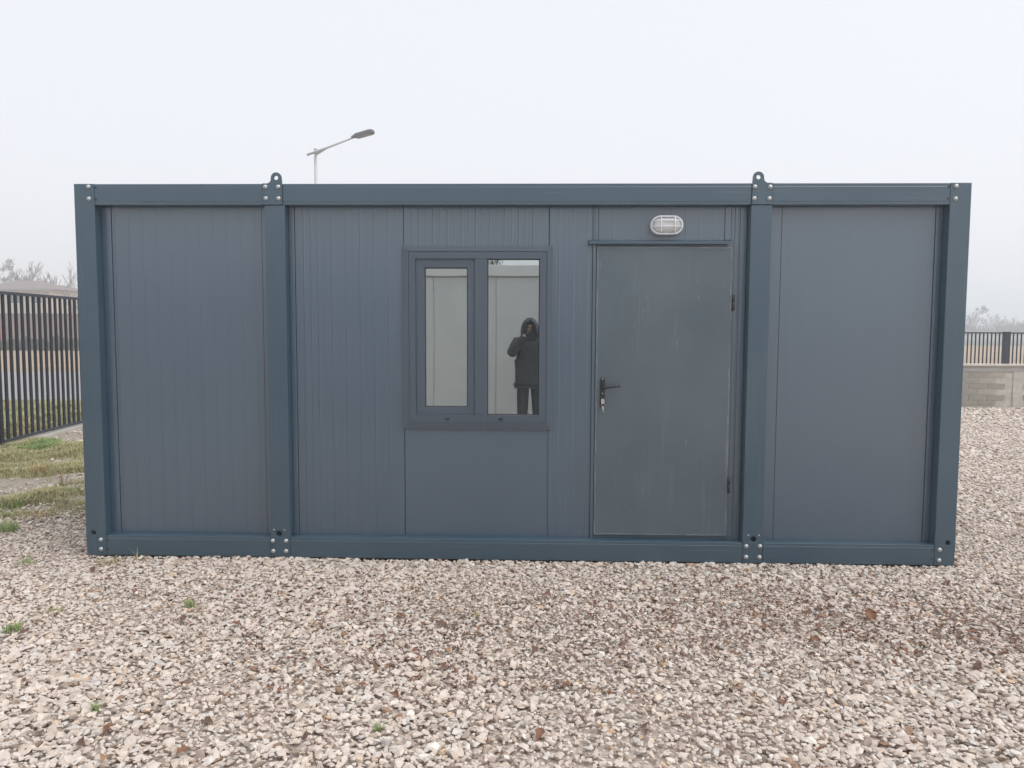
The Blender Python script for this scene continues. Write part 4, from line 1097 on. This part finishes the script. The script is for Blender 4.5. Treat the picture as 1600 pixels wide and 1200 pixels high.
br = [.13, .13, .145, .10, .058, .085, .080, .085, .060, .042, .04, .085, .060, .042, .04, .060, .047, .032, .030, .060, .047, .032, .030]
body = skin_obj('body', bv_, be, br, 'skin', PR)
cv = [bv_[i] for i in (0, 1, 2, 3, 15, 16, 17, 19, 20, 21)]+[(X, Y, .80), bv_[18], bv_[22]]
ce = [(0, 1), (1, 2), (2, 3), (3, 4), (4, 5), (5, 6), (3, 7), (7, 8), (8, 9), (0, 10), (6, 11), (9, 12)]
coat = skin_obj('coat', cv, ce, [(.235, .17), (.225, .165), (.215, .165), .125, .098, .082, .060, .098, .082, .060, (.25, .18), .048, .048], 'coat', PR)
tv = [bv_[i] for i in (0, 7, 8, 9, 11, 12, 13)]
skin_obj('trousers', tv, [(0, 1), (1, 2), (2, 3), (0, 4), (4, 5), (5, 6)], [.15, .115, .088, .075, .115, .088, .075], 'trousers', PR)
for s_ in (-1, 1):
    skin_obj('shoe', [(X+s_*.12, Y-.05, .055), (X+s_*.122, Y+.06, .050), (X+s_*.127, Y+.17, .040)], [(0, 1), (1, 2)], [.055, .052, .040], 'shoe', PR, sub=2)
# hood: an open pointed shell round the head; mask of cloth over mouth and chin
hv = MB(); nseg, nr = 18, 9
cH = Vector((X, Y+.005, 1.60))
rows = []
for j in range(nr):
    t = j/(nr-1); z_ = 1.43+.34*t
    rad = .150*math.sqrt(max(0, 1-((t-.35)/.67)**2))+.006
    row = []
    for k_ in range(nseg+1):
        a = R(125)+R(290)*k_/nseg if t < .80 else R(95)+R(350)*k_/nseg
        row.append((cH.x+rad*math.cos(a)*.92, cH.y+rad*math.sin(a)*1.1+.03*t, z_))
    rows.append(row)
hv.add([q for r2 in rows for q in r2], [(j*(nseg+1)+i, j*(nseg+1)+i+1, (j+1)*(nseg+1)+i+1, (j+1)*(nseg+1)+i) for j in range(nr-1) for i in range(nseg)], True)
ho = hv.build('hood', 'coat', PR); sm = ho.modifiers.new('thick', 'SOLIDIFY'); sm.thickness = .014
skin_obj('scarf', [(X-.05, Y+.085, 1.50), (X, Y+.10, 1.505), (X+.05, Y+.085, 1.50)], [(0, 1), (1, 2)], [.050, .055, .050], 'coat', PR, root=1)
# face: nose, eyes, mouth under the scarf, ears under the hood
skin_obj('nose', [(X, Y+.115, 1.625), (X, Y+.135, 1.592)], [(0, 1)], [.010, .014], 'skin', PR)
for s_ in (-1, 1):
    MB().tube([(X+s_*.032, Y+.105, 1.635), (X+s_*.032, Y+.121, 1.635)], [.013, .008], 10).build('eye', 'black_metal', PR)
# hands: palm and five fingers closed on the sides of the phone
PHX, PHY, PHZ = CAM[0]-.0, CAM[1]-.014, CAM[2]-.045
for s_ in (-1, 1):
    wr = Vector((X+(-.07 if s_ < 0 else .165), Y+.46, 1.52))
    pe = Vector((PHX+s_*.050, PHY-.020, PHZ-.035))
    pv = [wr, wr.lerp(pe, .5), pe]; pe_ = [(0, 1), (1, 2)]; prd = [.026, .030, .024]
    for q in range(4):
        z_ = PHZ-.045+q*.021; ln = (.9, 1.0, .97, .82)[q]
        b0 = len(pv)
        pv += [Vector((PHX+s_*.052, PHY-.012, z_)), Vector((PHX+s_*(.052), PHY-.004, z_+.004)), Vector((PHX+s_*(.050-.012*ln), PHY-.0035, z_+.006))]
        pe_ += [(2, b0), (b0, b0+1), (b0+1, b0+2)]; prd += [.010, .0085, .0075]
    b0 = len(pv)
    pv += [Vector((PHX+s_*.046, PHY-.024, PHZ-.030)), Vector((PHX+s_*.028, PHY-.026, PHZ-.012))]
    pe_ += [(1, b0), (b0, b0+1)]; prd += [.011, .009]
    skin_obj('gloved_hand', pv, pe_, prd, 'coat', PR, sub=1)
PH = thing('phone', 'black phone held up by the person mirrored in the window', 'phone', (PHX, PHY, PHZ-.08))
MB().box(PHX-.037, PHX+.037, PHY-.004, PHY+.004, PHZ-.080, PHZ+.080).build('phone_body', 'black_metal', PH, bevel=.003)
MB().box(PHX-.034, PHX+.034, PHY-.0052, PHY-.0042, PHZ-.075, PHZ+.075).build('phone_screen', 'winglass', PH)

# ------------------------------------------------------------------ mist
HZ = MB().box(-320, 320, -120, 420, -1.5, 14.0)
hm_ = bpy.data.materials.new('thin_winter_mist'); hm_.use_nodes = True; hn = hm_.node_tree
hn.nodes.remove(hn.nodes['Principled BSDF'])
pvn = hn.nodes.new('ShaderNodeVolumePrincipled'); pvn.inputs['Color'].default_value = (.93, .96, 1, 1); pvn.inputs['Density'].default_value = .0042; pvn.inputs['Anisotropy'].default_value = .35
hn.links.new(pvn.outputs[0], hn.nodes['Material Output'].inputs['Volume'])
ho = HZ.build('haze', hm_); kind(ho, 'stuff', 'thin pale winter mist over the whole place')
